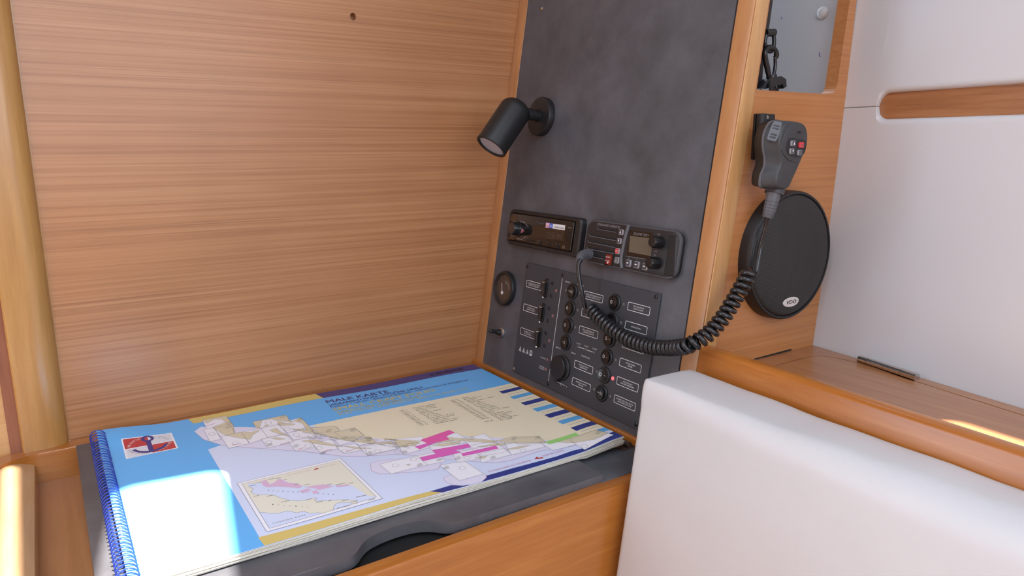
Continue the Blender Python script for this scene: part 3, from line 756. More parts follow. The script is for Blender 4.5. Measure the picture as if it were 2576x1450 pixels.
def t7(s, a, b_, a2, b2, hh, m, parent=face, slant=0, bold=False, w=FW+.12):
    p = P7(a, b_); q = P7(a2, b2); d = math.dist(p, q); r = math.atan2(q[1]-p[1], q[0]-p[0])
    obj('lettering', text_bm(s, p[0], p[1], hh, FP, w, align='l', width=d, rot=r, slant=slant, bold=bold), m, parent)
t7('Pioneer', 858, 478, 1075, 505, 4.0, GREYP, slant=.2)
t7('12:58', 1125, 780, 1310, 800, 9.0, SEG); t7('PM', 1365, 815, 1470, 828, 7.0, SEG)
for s, a0, b0, a1, b1, m in (('sticker_red', 1092, 545, 1178, 560, PINKS), ('sticker_blue', 1180, 558, 1262, 570, mat('sticker_blue', (.10, .16, .62), .3)), ('sticker_white', 1264, 572, 1560, 615, PRW)):
    p = P7(a0, b0); q = P7(a1, b1); hh = 3.3
    obj('sticker', prism([(p[0], p[1]-hh), (q[0], q[1]-hh), (q[0], q[1]+hh), (p[0], p[1]+hh)], FW, FW+.08, FP), m, face)
obj('sticker', prism([P7(1092, 580), P7(1178, 592), P7(1178, 560), P7(1092, 548)], FW+.08, FW+.12, FP), RED, face)
t7('MIXTRAX', 1100, 556, 1170, 566, 2.6, PRW, w=FW+.16); t7('APP', 1192, 568, 1248, 576, 2.8, PRW, w=FW+.16); t7('Smartphone Compatible', 1310, 588, 1548, 618, 3.2, BLACK, w=FW+.16)
kc_ = P7(420, 640)
b = lathe([(11.4, FW), (11.4, FW+1.0), (10.2, FW+1.4), (9.6, FW+3), (9.2, FW+11.5), (8.6, FW+12.4), (8.0, FW+12.2), (0, FW+12.0)], FP, 48, c=kc_); kn = obj('volume_knob', b, BLACKS, st, smooth=35)
b = lathe([(7.9, FW+12.25), (0, FW+12.3)], FP, 40, cap0=False, c=kc_); obj('knob_cap', b, mat('spun_metal', (.16, .16, .18), .25, metal=1), kn)
def bar7(pts, m, wdt=.8):
    b = NB()
    for p, q in zip(pts, pts[1:]):
        A_, B_ = Vector(P7(*p)), Vector(P7(*q)); t = (B_-A_).normalized(); n_ = Vector((-t.y, t.x))*wdt/2
        prism([tuple(A_-n_), tuple(B_-n_), tuple(B_+n_), tuple(A_+n_)], FW, FW+.25, FP, bm=b)
    obj('trim_line', b, m, face)
bar7([(445, 462), (575, 478), (585, 500)], GREYL); bar7([(605, 520), (645, 572), (678, 576)], GREYL); bar7([(390, 875), (515, 895), (528, 880)], GREYL); bar7([(555, 868), (585, 838), (635, 842)], GREYL)
b = prism(quad7([(430, 725), (505, 740), (565, 690), (525, 630), (440, 622)]), FW, FW+1.2, FP, bev=.3); obj('source_button', b, mat('pink_button', (.45, .16, .20), .25, coat=.4), face)
for pts in ([(215, 450), (265, 295), (385, 305), (415, 470), (330, 415)], [(165, 850), (370, 850), (320, 912), (178, 890)]):
    obj('bronze_trim', prism(quad7(pts), FW, FW+.15, FP), mat('bronze_trim', (.10, .055, .03), .3, metal=.3), face)
for i, (a, bb) in enumerate(((960, 975), (1170, 1015), (1385, 1055))):
    p = P7(a, bb); b = lathe([(3.3, FW), (3.3, FW+.5), (2.9, FW+.8), (0, FW+.8)], FP, 20, c=p); obj('preset_button', b, BLACKS, face, smooth=35)
    p = P7(a, bb-45); obj('lettering', text_bm(('A - V', 'OK - 3', 'D - O')[i], p[0], p[1], 1.0, FP, FW+.1, width=8), PRG, face)
p = P7(1528, 1085); b = ringplate(circ(*p, 2.3, 20), circ(*p, 1.5, 20), FW, FW+.5, FP); obj('aux_jack', b, STEEL, face)
b = prism(quad7([(620, 950), (800, 965), (830, 950), (810, 915), (640, 900)]), FW, FW+.6, FP, bev=.2); obj('band_button', b, BLACKS, face)
b = prism(quad7([(1595, 930), (1665, 945), (1700, 760), (1625, 690)]), FW, FW+.8, FP, bev=.3); obj('side_button', b, BLACKS, face)
t7('MVH-88', 1632, 605, 1728, 618, 1.3, PRG)

# ------------------------------------------------------------------ marine VHF radio
vh = thing('marine_radio', PO + (EU*300 + EV*220)*.001, 'charcoal marine VHF radio with speaker slots, grey buttons and two knobs', 'radio')
VW = 9.0
u0, u1, v0, v1 = 216.5, 376.5, 193.2, 246.8
def outline(g=0, r=13): return rrect(u0-g, v0-g, u1+g, v1+g, r, 7)
b = loft([[(x, y, 0) for x, y in outline(-.5)], [(x, y, 5.0) for x, y in outline(-.5)]], FP); obj('gasket', b, BLACK, vh, smooth=40)
b = loft([[(x, y, 4.6) for x, y in outline(.6)], [(x, y, 7.0) for x, y in outline(.8)], [(x, y, 8.2) for x, y in outline(.2)], [(x, y, 8.4) for x, y in outline(-1.4, 12)]], FP); obj('rim', b, mat('radio_rim', (.062, .062, .068), .45), vh, smooth=40)
b = loft([[(x, y, 5) for x, y in outline(-1.2, 12)], [(x, y, VW-.3) for x, y in outline(-1.6, 12)], [(x, y, VW) for x, y in outline(-2.4, 11)]], FP); body = obj('body', b, mat('radio_charcoal', (.017, .016, .017), .42, bump=.1, bscale=1500), vh, smooth=40)
def q8(pts, off=9.0): return [P8(a, b_, off) for a, b_ in pts]
# curved divider between speaker half and control half
pts = [P8(*q) for q in ((1085, 270), (1025, 480), (975, 700), (935, 930), (950, 1110))]
b = tube([FP @ Vector((p[0], p[1], VW-.3)) for p in spline([(x, y, 0) for x, y in pts], 5)], .0024, 10); obj('divider_ridge', b, GREYP, vh, smooth=60)
b = loft([[(x, y, VW-.5) for x, y in q8([(1850, 460), (2010, 480), (1960, 1270), (1745, 1245)])], [(x, y, VW+.7) for x, y in q8([(1870, 500), (2000, 505), (1955, 1255), (1760, 1225)])]], FP); obj('grip_ridge', b, BLACK, vh)
for a0, b0, a1, b1, th_ in ((475, 335, 845, 395, 3.0), (320, 460, 850, 555, 3.6), (300, 580, 830, 685, 3.6), (285, 705, 800, 800, 3.6), (385, 870, 600, 915, 2.6)):
    p, q = P8(a0, b0), P8(a1, b1)
    sl_ = [(p[0], p[1]-th_/2), (q[0], q[1]-th_/2), (q[0], q[1]+th_/2), (p[0], p[1]+th_/2)]
    b = prism(rrect(p[0], min(p[1], q[1])-th_/2, q[0], max(p[1], q[1])+th_/2-1.2, 1.5, 4), VW-.1, VW+.12, FP); s_ = obj('speaker_slot', b, VOID, vh)
    b = tube([FP @ Vector((p[0]-.2, p[1]+.2, VW)), FP @ Vector((p[0]+1.5, p[1]-th_/2, VW+.2)), FP @ Vector((q[0], q[1]-th_/2, VW+.2))], .0006, 8); obj('slot_lip', b, GREYP, s_, smooth=60)
def t8(s, a, b_, a2, b2, hh, m=PRG, parent=body, slant=0, bold=False, w=VW+.1):
    p = P8(a, b_); q = P8(a2, b2); d = math.dist(p, q); r = math.atan2(q[1]-p[1], q[0]-p[0])
    obj('lettering', text_bm(s, p[0], p[1], hh, FP, w, align='l', width=d, rot=r, slant=slant, bold=bold), m, parent)
t8('STANDARD HORIZON', 475, 258, 910, 322, 2.9, slant=.25, m=GREYL); t8('ECLIPSE DSC+', 1185, 440, 1470, 478, 2.9, slant=.15, m=GREYL, w=VW+.45)
b = prism(q8([(1040, 860), (1505, 935), (1560, 430), (1110, 375)]), VW-.1, VW+.3, FP, bev=.1); obj('display_bezel', b, GLOSSB, body)
b = prism(q8([(1085, 795), (1510, 875), (1550, 540), (1110, 485)]), VW+.3, VW+.4, FP); obj('display', b, LCD, vh)
def btn8(a, b_, w_, h_, m_out, m_in, s, ms=PRW, hh=2.4, sw=None, extra=None):
    p = P8(a, b_, 10.5)
    o = obj('button', prism(rrect(p[0]-w_/2, p[1]-h_/2, p[0]+w_/2, p[1]+h_/2, 1.6, 4), VW-.5, VW+1.6, FP, bev=.5), m_out, vh, smooth=40)
    obj('button_face', prism(rrect(p[0]-w_/2+.3, p[1]-h_/2+.9, p[0]+w_/2-1.9, p[1]+h_/2-.7, 1.1, 4), VW+1.6, VW+1.75, FP), m_in, o)
    cx, cy = p[0]-.8, p[1]+.1
    if s in ('up', 'dn'):
        d = 1 if s == 'up' else -1
        obj('symbol', prism([(cx-1.3, cy-1.5*d), (cx+1.3, cy-1.5*d), (cx, cy+1.7*d)], VW+1.75, VW+1.85, FP), ms, o)
    elif s == 'bar': obj('symbol', prism(rect(cx-1.6, cy-.6, cx+1.6, cy+.6), VW+1.75, VW+1.85, FP), ms, o)
    else:
        L_ = s.split('\n'); b = NB()
        for i, q in enumerate(L_): b = text_bm(q, cx, cy + ((len(L_)-1)/2-i)*2.6, hh if len(L_) == 1 else 1.7, FP, VW+1.85, width=sw or 4.5, bold=True, bm=b)
        obj('symbol', b, ms, o)
btn8(930, 415, 8.4, 6.8, GREYL, GREYD, 'up'); btn8(893, 585, 8.2, 6.8, GREYL, GREYD, 'dn'); btn8(862, 780, 8.0, 7.2, GREYL, RED, '16/9', sw=4.8); btn8(845, 955, 8.0, 7.6, GREYL, GREYD, 'CALL\nMENU', sw=4.6)
for a, bb in ((1067, 1010), (1225, 1040), (1385, 1075)): btn8(a, bb, 9.2, 8.2, GREYL, GREYD, 'bar')
b = prism(q8([(612, 1045), (755, 1070), (790, 850), (650, 825)], 9.5), VW-.3, VW+.9, FP, bev=.3); dk = obj('distress_cover', b, GLOSSB, vh)
b = prism(q8([(628, 1030), (738, 1045), (762, 860), (650, 840)], 10), VW+.9, VW+1.1, FP); obj('distress_flap', b, DRED, dk)
t8('DISTRESS', 645, 885, 742, 903, 1.7, PRW, dk, bold=True, w=VW+1.2); t8('PULL OPEN', 636, 955, 728, 972, 1.4, PRW, dk, bold=True, w=VW+1.2)
p = P8(678, 1000, 10); obj('symbol', prism([(p[0]-2, p[1]+1), (p[0]+2, p[1]+1), (p[0], p[1]-1.6)], VW+1.1, VW+1.2, FP), PRW, dk)
def knob8(a, b_):
    c_ = P8(a, b_, 14); prof_ = []
    n_ = 48; loops_ = []
    for r, h in ((7.0, VW), (7.0, VW+1), (6.6, VW+3), (6.3, VW+12.5), (5.6, VW+13.6), (4.2, VW+13.9)):
        loops_.append([(c_[0] + (r + (.35*math.cos(8*t) if VW+2 < h < VW+13 else 0))*math.cos(t), c_[1] + (r + (.35*math.cos(8*t) if VW+2 < h < VW+13 else 0))*math.sin(t), h) for t in [2*math.pi*i/n_ for i in range(n_)]])
    obj('knob', loft(loops_, FP), BLACKS, vh, smooth=35)
knob8(1630, 610); knob8(1570, 1010)
t8('VOL', 1630, 452, 1685, 462, 1.6); t8('OFF', 1570, 780, 1630, 790, 1.7); t8('SQL', 1560, 848, 1612, 857, 1.6)
b = NB()
for a0, b0, a1, b1 in ((1035, 878, 1390, 935),):
    p, q = P8(a0, b0), P8(a1, b1); prism([(p[0], p[1]), (q[0], q[1]), (q[0], q[1]+.3), (p[0], p[1]+.3)], VW+.3, VW+.36, FP, bm=b)
for a, bb in ((1088, 905), (1240, 935)): p = P8(a, bb); prism(rect(p[0]-.2, p[1]-1.6, p[0]+.2, p[1]+1.6), VW+.3, VW+.36, FP, bm=b)
obj('key_lines', b, PRG, body)

# ------------------------------------------------------------------ loudspeaker
th = 15.0
a = bd(1886, 640, th); c2_ = bd(2091, 632, th); t_ = bd(1990, 484, th); d_ = bd(1972, 803, th)
scx, scz = (a[0]+c2_[0])/2, (t_[1]+d_[1])/2; sr = ((c2_[0]-a[0]) + (t_[1]-d_[1]))/4
ls = thing('loudspeaker', (scx/1000, SY, (scz-sr)/1000), 'round black loudspeaker with perforated metal grille on the veneer board', 'speaker')
FS = FB @ Matrix.Translation((scx, scz, 0))
b = lathe([(sr+.6, 0), (sr+.6, 2), (sr, th-2.5), (sr-.8, th-.6), (sr-2.0, th), (sr-3.6, th-.4), (sr-4.0, th-2.2), (0, th-2.2)], FS, 80); obj('rim', b, BLACK, ls, smooth=35)
b = lathe([(sr-4.0, th-2.1), (sr-5.0, th-.6), (sr-8, th+.6), (sr*.6, th+2.2), (sr*.3, th+3.0), (0, th+3.3)], FS, 80, cap0=False); obj('grille', b, GRILLE, ls, smooth=60)
vx, vz = bd(1986, 759, th)
vx -= scx; vz -= scz
rv = math.hypot(vx, vz); vw = th + .6 + (sr-8-rv)/(sr*.4-8)*1.6
b = prism(circ(vx, vz, 14.2, 40, 5.6), vw-.8, vw+.7, FS, bev=.3); bg_ = tag(obj('badge', b, mat('badge_white', (.62, .58, .55), .3), ls, smooth=40), 'white oval VDO badge')
obj('lettering', text_bm('VDO', vx, vz, 4.6, FS, vw+.75, width=18, bold=True, slant=.15), BLACK, bg_)

# ------------------------------------------------------------------ hand microphone on its bracket
mb = thing('microphone_bracket', (.65, SY, 1.02), 'small black plastic hook bracket screwed to the veneer board behind the microphone', 'bracket')
q0, q1 = bd(1902, 286, 3), bd(1890, 402, 3)
b = prism(rrect(q0[0], q1[1], q0[0]+30, q0[1], 1.5, 3), 0, 4.5, FB, bev=.6)
b = prism(rrect(q0[0], q1[1], q0[0]+5.5, q0[1], 1.5, 3), 3, 13, FB, bev=.8, bm=b)
b = prism(rrect(q0[0]+20, q1[1]+2, q0[0]+26, q0[1]-6, 1.5, 3), 3, 13, FB, bev=.8, bm=b)
obj('hook_plate', b, BLACK, mb, smooth=40)
sq = bd(1929, 297, 5); obj('screw', sm, None, mb, xf=FB @ Matrix.Translation((sq[0], sq[1], 4.5)))
MO = 44.0                                                # distance of the mic face from the board
mcc = bd(1985, 390, MO)
mc = thing('hand_microphone', (mcc[0]/1000, SY - .03, .985), 'charcoal fist microphone with rubber buttons hanging beside the loudspeaker', 'microphone')
face_px = [(1981, 306), (2003, 306), (2024, 312), (2032, 327), (2034, 348), (2030, 372), (2020, 396), (2008, 424), (1995, 452), (1984, 474), (1968, 475), (1953, 468), (1955, 440), (1963, 418), (1964, 398), (1961, 375), (1961, 352), (1967, 326)]
fpts = [bd(x, y, MO) for x, y in face_px]
mx_ = sum(p[0] for p in fpts)/len(fpts); mz_ = sum(p[1] for p in fpts)/len(fpts)
def grow(p, g): return [(mx_ + (x-mx_)*g[0] + g[2], mz_ + (z-mz_)*g[1]) for x, z in p]
lev = [(13.0, (.86, .95, -1.5)), (14.5, (.93, .98, -1.8)), (26, (1.10, 1.02, -2.2)), (28.0, (1.14, 1.03, -2.2))]
lev2 = [(28.0, (1.14, 1.03, -2.2)), (35, (1.10, 1.02, -1.2)), (41.5, (1.02, 1.0, 0)), (43.3, (.965, .975, 0)), (44.0, (.90, .93, 0))]
def smoothloop(pts, n=4):
    P_ = [Vector((x, z, 0)) for x, z in pts]; m_ = len(P_); out = []
    for i in range(m_):
        a_, b_, c_, d__ = P_[i-1], P_[i], P_[(i+1) % m_], P_[(i+2) % m_]
        for k in range(n):
            t = k/n; out.append(.5*((2*b_) + (c_-a_)*t + (2*a_-5*b_+4*c_-d__)*t*t + (3*b_-a_-3*c_+d__)*t**3))
    return [(p.x, p.y) for p in out]
fp2 = smoothloop(fpts)
obj('rear_shell', loft([[(x, z, w) for x, z in grow(fp2, g_)] for w, g_ in lev], FB), BLACK, mc, smooth=45)
obj('seam_band', loft([[(x, z, w) for x, z in grow(fp2, g_)] for w, g_ in ((26.8, (1.155, 1.038, -2.2)), (29.6, (1.155, 1.038, -2.2)))], FB), GREYP, mc, smooth=30)
obj('front_shell', loft([[(x, z, w) for x, z in grow(fp2, g_)] for w, g_ in lev2], FB), MICB, mc, smooth=35)
# push-to-talk key on the left flank, blue sheen of the grip is the sky mirrored in it
def flank(px, py, off): q = bd(px, py, off); return FB @ Vector((q[0], q[1], off))
b = NB(); vs_ = []
ptt = [[(1946, 304, 33), (1968, 308, 41)], [(1938, 322, 33), (1962, 330, 41)], [(1930, 342, 33), (1956, 350, 41)], [(1928, 352, 33), (1951, 357, 41)]]
inn_ = [[bd(x, y, w) + (w,) for x, y, w in r_] for r_ in ptt]
Lout = [[Vector((q[0]-1.9, q[1], q[2]+1.6)) for q in r_] for r_ in inn_]; Lin = [[Vector((q[0]+4, q[1], q[2]-4)) for q in r_] for r_ in inn_]
loop = lambda G: [G[0][0], G[0][1], G[1][1], G[2][1], G[3][1], G[3][0], G[2][0], G[1][0]]
b = loft([loop(Lin), loop(Lout)], FB); bmesh.ops.bevel(b, geom=list(b.edges), offset=.0006, segments=2, affect='EDGES')
key = tag(obj('talk_key', b, GREYP, mc, smooth=40), 'grey ribbed push-to-talk key')
for k in (.22, .36, .66, .80):
    l_, r_ = Lout[0][0].lerp(Lout[3][0], k), Lout[0][1].lerp(Lout[3][1], k); o_ = Vector((-.25, 0, .3))
    obj('rib', tube([FB @ (l_.lerp(r_, .18) + o_), FB @ (l_.lerp(r_, .82) + o_)], .0007, 8), GREYD, key)
# raised keypad plate with four buttons and the sound slot
kp = [(1990, 310), (2010, 311), (2023, 316), (2030, 340), (2026, 372), (2017, 392), (2004, 410), (1982, 404), (1968, 388), (1963, 372), (1968, 345), (1978, 322)]
kpl = smoothloop([bd(x, y, MO) for x, y in kp], 3)
kx = sum(p[0] for p in kpl)/len(kpl); kz = sum(p[1] for p in kpl)/len(kpl)
b = loft([[(x, z, MO-2) for x, z in kpl], [(kx+(x-kx)*.97, kz+(z-kz)*.97, MO+.7) for x, z in kpl], [(kx+(x-kx)*.90, kz+(z-kz)*.92, MO+1.3) for x, z in kpl]], FB); kpo = obj('keypad_plate', b, MICB, mc, smooth=35)
MK = MO + 1.3
pad = smoothloop([bd(x, y, MK) for x, y in ((1984, 347), (2005, 350), (2027, 354), (2027, 375), (2018, 392), (2000, 397), (1982, 388), (1977, 372))], 2)
b = prism(pad, MK-.2, MK+.12, FB); obj('button_recess', b, BLACK, kpo)
def mbtn(px, py, s, m_in, w_=7.6, h_=5.6):
    c_ = bd(px, py, MK+1)
    o = obj('button', prism(rrect(c_[0]-w_/2, c_[1]-h_/2, c_[0]+w_/2, c_[1]+h_/2, 1.4, 4), MK, MK+1.7, FB, bev=.5), GREYL if m_in is GREYD else m_in, mc, smooth=40)
    obj('button_face', prism(rrect(c_[0]-w_/2+1.5, c_[1]-h_/2+.5, c_[0]+w_/2-.6, c_[1]+h_/2-.5, 1.0, 4), MK+1.7, MK+1.8, FB), m_in, o)
    cx, cy = c_[0]+.6, c_[1]
    if s in ('up', 'dn'):
        d = 1 if s == 'up' else -1; bb = prism([(cx-1.2, cy-1.3*d), (cx+1.2, cy-1.3*d), (cx, cy+1.6*d)], MK+1.8, MK+1.9, FB)
    else: bb = text_bm(s, cx, cy, 2.4, FB, MK+1.9, width=4.6, bold=True)
    obj('symbol', bb, PRW, o)
mbtn(1995.5, 361, 'up', GREYD); mbtn(2016, 365, '16/9', RED); mbtn(1992.5, 380.5, 'dn', GREYD); mbtn(2012, 384.5, 'H/L', GREYD)
s0 = bd(2011, 333, MK); obj('sound_slot', prism(rrect(s0[0]-3.2, s0[1]-.9, s0[0]+3.2, s0[1]+.9, .8, 3), MK-.1, MK+.15, FB), VOID, kpo)
s1_ = bd(2009, 342, MK); obj('lettering', text_bm('SUBMERSIBLE', s1_[0], s1_[1], 1.5, FB, MK+.1, width=15), GREYD, kpo)
# strain relief of the mic
def bp(px, py, off): q = bd(px, py, off); return FB @ Vector((q[0], q[1], off))
b = tube([bp(1952, 470, 30), bp(1947, 488, 30)], .0098, 18); obj('cable_collar', b, GREYD, mc, smooth=40)
rpts = spline([bp(1946, 486, 30), bp(1941, 510, 30), bp(1934, 535, 29), bp(1930, 548, 28.5)], 10)
b = tube(rpts, [.0076 - .0024*i/(len(rpts)-1) for i in range(len(rpts))], 16); rel = obj('strain_relief', b, GREYP, mc, smooth=40)
for i in range(9, len(rpts)-3, 3):
    b = tube([rpts[i], rpts[i].lerp(rpts[i+1], .45)], .0079 - .0022*i/(len(rpts)-1), 16); obj('relief_ring', b, GREYD, rel)
# straight lead down over the speaker, coiled cord and lead up to the radio
lead1 = spline([bp(1931, 545, 28.5), bp(1926, 575, 25), bp(1914, 620, 22), bp(1907, 660, 23), bp(1903, 690, 26), bp(1896, 692, 30), bp(1889, 676, 31)], 10)
def pp(px, py, off): q = pu(px, py, off); return FP @ Vector((q[0], q[1], off))
core = [pp(1484, 775, 17), pp(1510, 803, 18), pp(1545, 832, 19), pp(1590, 858, 20), pp(1640, 873, 22), pp(1690, 876, 25), pp(1735, 868, 30), bp(1780, 842, 21), bp(1818, 800, 27), bp(1852, 746, 31), bp(1884, 690, 33)]
cl = spline(core, 60)
cum = [0.0]
for p, q in zip(cl, cl[1:]): cum.append(cum[-1] + (q-p).length)
TOT = cum[-1]; turns = 40; step = 14; hel = []; up_ = None; j = 0
WR, HR = .0029, .0063
frames = []
for i, p in enumerate(cl):
    t = (cl[min(i+1, len(cl)-1)] - cl[max(i-1, 0)]).normalized()
    if up_ is None: up_ = t.orthogonal().normalized()
    up_ = (up_ - t*up_.dot(t)).normalized(); frames.append((p, up_.copy(), t.cross(up_)))
for k in range(turns*step + 1):
    s_ = TOT*k/(turns*step)
    while j < len(cum)-2 and cum[j+1] < s_: j += 1
    f_ = (s_-cum[j])/max(1e-9, cum[j+1]-cum[j]); p = frames[j][0].lerp(frames[j+1][0], f_); a_ = 2*math.pi*k/step
    hel.append(p + (frames[j][1]*math.cos(a_) + frames[j][2]*math.sin(a_))*HR)
b = tube(hel, WR, 7); cordo = tag(obj('coiled_cord', b, CORD, mc, smooth=60), 'black coiled cord')
b = tube(lead1 + [hel[-1]], .0026, 10); obj('lead', b, CORD, cordo, smooth=60)
lead2 = spline([pp(1461, 654, 31), pp(1455, 668, 33), pp(1457, 700, 31), pp(1465, 740, 26), pp(1472, 772, 20), pp(1478, 784, 16)], 10)
b = tube(lead2 + [hel[0]], .0026, 10); obj('lead', b, CORD, cordo, smooth=60)
rp = spline([pp(1486, 640, 8), pp(1474, 640, 16), pp(1463, 644, 25), pp(1457, 656, 31)], 8)
b = tube(rp, [.0064 - .0016*i/(len(rp)-1) for i in range(len(rp))], 16); plug = tag(obj('plug_relief', b, GREYP, mc, smooth=40), 'grey ribbed cable boot')
for i in range(4, len(rp)-4, 3):
    b = tube([rp[i], rp[i].lerp(rp[i+1], .4)], .0069 - .0016*i/(len(rp)-1), 16); obj('relief_ring', b, GREYP, plug)

# ------------------------------------------------------------------ strap with snap hook in the cubby
stp = thing('strap', (.64, SY + .03, 1.10), 'black webbing strap with plastic snap hook hanging in the cubby', 'strap')
def cb(px, py, d): return hit(px, py, (0, 1, 0), SY + d)
def ribbon(pts, w_, th_, name, m):
    C_ = spline(pts, 8); Lp = []
    for i, p in enumerate(C_):
        t = (C_[min(i+1, len(C_)-1)] - C_[max(i-1, 0)]).normalized(); s_ = Vector((1, .35, 0)); s_ = (s_ - t*s_.dot(t)).normalized(); n_ = t.cross(s_)
        Lp.append([p + s_*w_/2 + n_*th_/2, p + s_*w_/2 - n_*th_/2, p - s_*w_/2 - n_*th_/2, p - s_*w_/2 + n_*th_/2])
    return obj(name, loft(Lp), m, stp)
ribbon([cb(1945, -60, .026), cb(1936, 0, .026), cb(1929, 50, .026), cb(1920, 110, .025), cb(1912, 170, .024), cb(1908, 222, .022)], .016, .0018, 'webbing', RUB)
b = tube([cb(1925, 83, .022), cb(1947, 82, .022)], .0042, 12); obj('swivel_bar', b, BLACKS, stp, smooth=50)
b = tube(spline([cb(1946, 86, .022), cb(1947, 105, .021), cb(1945, 122, .021), cb(1938, 130, .021), cb(1930, 124, .021), cb(1924, 108, .021), cb(1927, 88, .021)], 8), .0022, 10); obj('ring', b, BLACKS, stp, smooth=50)
b = tube(spline([cb(1950, 146, .020), cb(1953, 138, .019), cb(1950, 128, .019), cb(1943, 121, .019), cb(1933, 120, .019), cb(1926, 128, .019), cb(1924, 140, .019), cb(1930, 170, .019), cb(1934, 192, .019)], 8), .0030, 12); obj('snap_hook', b, BLACKS, stp, smooth=50)
b = tube(spline([cb(1950, 146, .019), cb(1950, 165, .019), cb(1947, 185, .019), cb(1944, 194, .019)], 8), .0020, 10); obj('gate', b, BLACKS, stp, smooth=50)
b = tube([cb(1940, 188, .019), cb(1940, 206, .019)], .0062, 14); obj('swivel', b, BLACKS, stp, smooth=40)
b = NB(); pl = [cb(x, y, .014) for x, y in ((1914, 222), (1922, 205), (1934, 197), (1962, 192), (1974, 200), (1975, 218), (1968, 223), (1965, 212), (1922, 224))]
lo_ = [b.verts.new(p + Vector((0, .006, 0))) for p in pl]; hi_ = [b.verts.new(p - Vector((0, .002, 0))) for p in pl]
b.faces.new(lo_); b.faces.new(hi_[::-1])
for i in range(len(pl)): b.faces.new((lo_[i], lo_[(i+1) % len(pl)], hi_[(i+1) % len(pl)], hi_[i]))
obj('buckle', b, BLACKS, stp)
ribbon([cb(1946, 212, .016), cb(1946, 222, .014), cb(1946, 232, .013), cb(1946, 250, .015)], .026, .0020, 'lower_webbing', RUB)
# blue pen marks on the liner
for n_, pts in enumerate((((2068, 132), (2066, 136), (2067, 141), (2070, 143)), ((1975, 44), (1974, 50)))):
    P_ = []
    for x, y in pts:
        k = hit(x, y, (1, -.12, -.085), Vector((.7709, .498, .797)).dot(Vector((1, -.12, -.085)))); P_.append(Vector((hull_x(k.z, k.y) - .0001, k.y, k.z)))
    obj('pen_mark', tube(P_, .0004, 6), mat('blue_pen', (.08, .10, .4), .5), wr)

# ------------------------------------------------------------------ chart book
cb_ = thing('chart_book', (.27, .74, TZ), 'large spiral-bound nautical chart folio with blue and cream cover lying on the lid', 'book')
BX0, BX1, BY0, BY1 = .0235, .5255, .566, .9055
def ss(a, b_, x):
    t = min(1, max(0, (x-a)/(b_-a))); return t*t*(3-2*t)
def bz(x, y):
    s, t = (x-BX0)/(BX1-BX0), (y-BY0)/(BY1-BY0)
    z = BZ - .0028*ss(.45, .8, s)*(1 - ss(.0, .6, t)*.6) + .0052*ss(.86, 1.0, s)*(1-ss(0, .5, t))
    z += .0065*(1-ss(0, .16, s))*ss(.80, 1.0, t)
    z += .0006*math.sin(x*31)*math.sin(y*23)
    return z
def sheet(z_of, x0, x1, y0, y1, th_, nx=110, ny_=70, skew=(0, 0)):
    b = NB(); g0 = []; g1_ = []
    for i in range(nx+1):
        x = x0 + (x1-x0)*i/nx; r0_, r1_ = [], []
        for j in range(ny_+1):
            y = y0 + (y1-y0)*j/ny_; z = z_of(x, y); r0_.append(b.verts.new((x, y, z))); r1_.append(b.verts.new((x, y, z-th_)))
        g0.append(r0_); g1_.append(r1_)
    for G, fl in ((g0, 0), (g1_, 1)):
        for i in range(nx):
            for j in range(ny_):
                q = (G[i][j], G[i+1][j], G[i+1][j+1], G[i][j+1]); b.faces.new(q[::-1] if fl else q)
    per = [(i, 0) for i in range(nx)] + [(nx, j) for j in range(ny_)] + [(i, ny_) for i in range(nx, 0, -1)] + [(0, j) for j in range(ny_, 0, -1)]
    for k in range(len(per)):
        a_, c_ = per[k], per[(k+1) % len(per)]
        b.faces.new((g0[a_[0]][a_[1]], g1_[a_[0]][a_[1]], g1_[c_[0]][c_[1]], g0[c_[0]][c_[1]]))
    return b
cover = obj('cover', sheet(bz, BX0, BX1, BY0, BY1, .0005), SEA, cb_, smooth=40)
random.seed(11)
NP = 17; gap = .0077/NP
for k in range(NP):
    fz = lambda x, y, k=k: max(bz(x, y) - .0007 - gap*k*(1 + .28*ss(.8, 1, (x-BX0)/(BX1-BX0))) - .00025*math.sin(x*(18+k*3)+k), (TZ if x < .4605 else TZ - .004) + .0002 + gap*.6*(NP-k))
    d1, d2 = random.uniform(-.0016, .0016), random.uniform(-.0022, .0014)
    obj('page', sheet(fz, BX0 + .001, BX1 + d1, BY0 + d2, BY1 - .001, gap*.90, 28, 6), PAGE, cb_, smooth=40)
# binding coil
cyl = []; n = 46*14; xc_, zc2, rc = BX0 + .0005, TZ + .0087, .0080
for ph in (0, .26):
    pts = []
    for k in range(46*14+1):
        a_ = 2*math.pi*k/14; y = BY0 + .004 + (BY1 - .004 - BY0 - .004)*((k/14 + ph)/46.3)
        lift = bz(BX0, y) - BZ
        pts.append((xc_ + rc*math.cos(a_), y, zc2 + lift*.6 + rc*math.sin(a_)))
    cyl.append(pts)
b = tube(cyl[0], .00066, 6); tag(obj('spiral_binding', b, COIL, cb_, smooth=60), 'blue plastic spiral binding')
# punched holes of the binding along the cover edge
hm = mat('punched_hole', (.45, .36, .36), .7)
for k in range(46):
    y = BY0 + .006 + (BY1 - BY0 - .010)*(k + .3)/46.3; x = BX0 + .0078
    hb_ = NB(); hb_.faces.new([hb_.verts.new((x + dx, y + dy, bz(x + dx, y + dy) + .0006)) for dx, dy in ((-.0008, -.0007), (.0010, -.0007), (.0010, .0007), (-.0008, .0007))])
    obj('punched_hole', hb_, hm, cover)
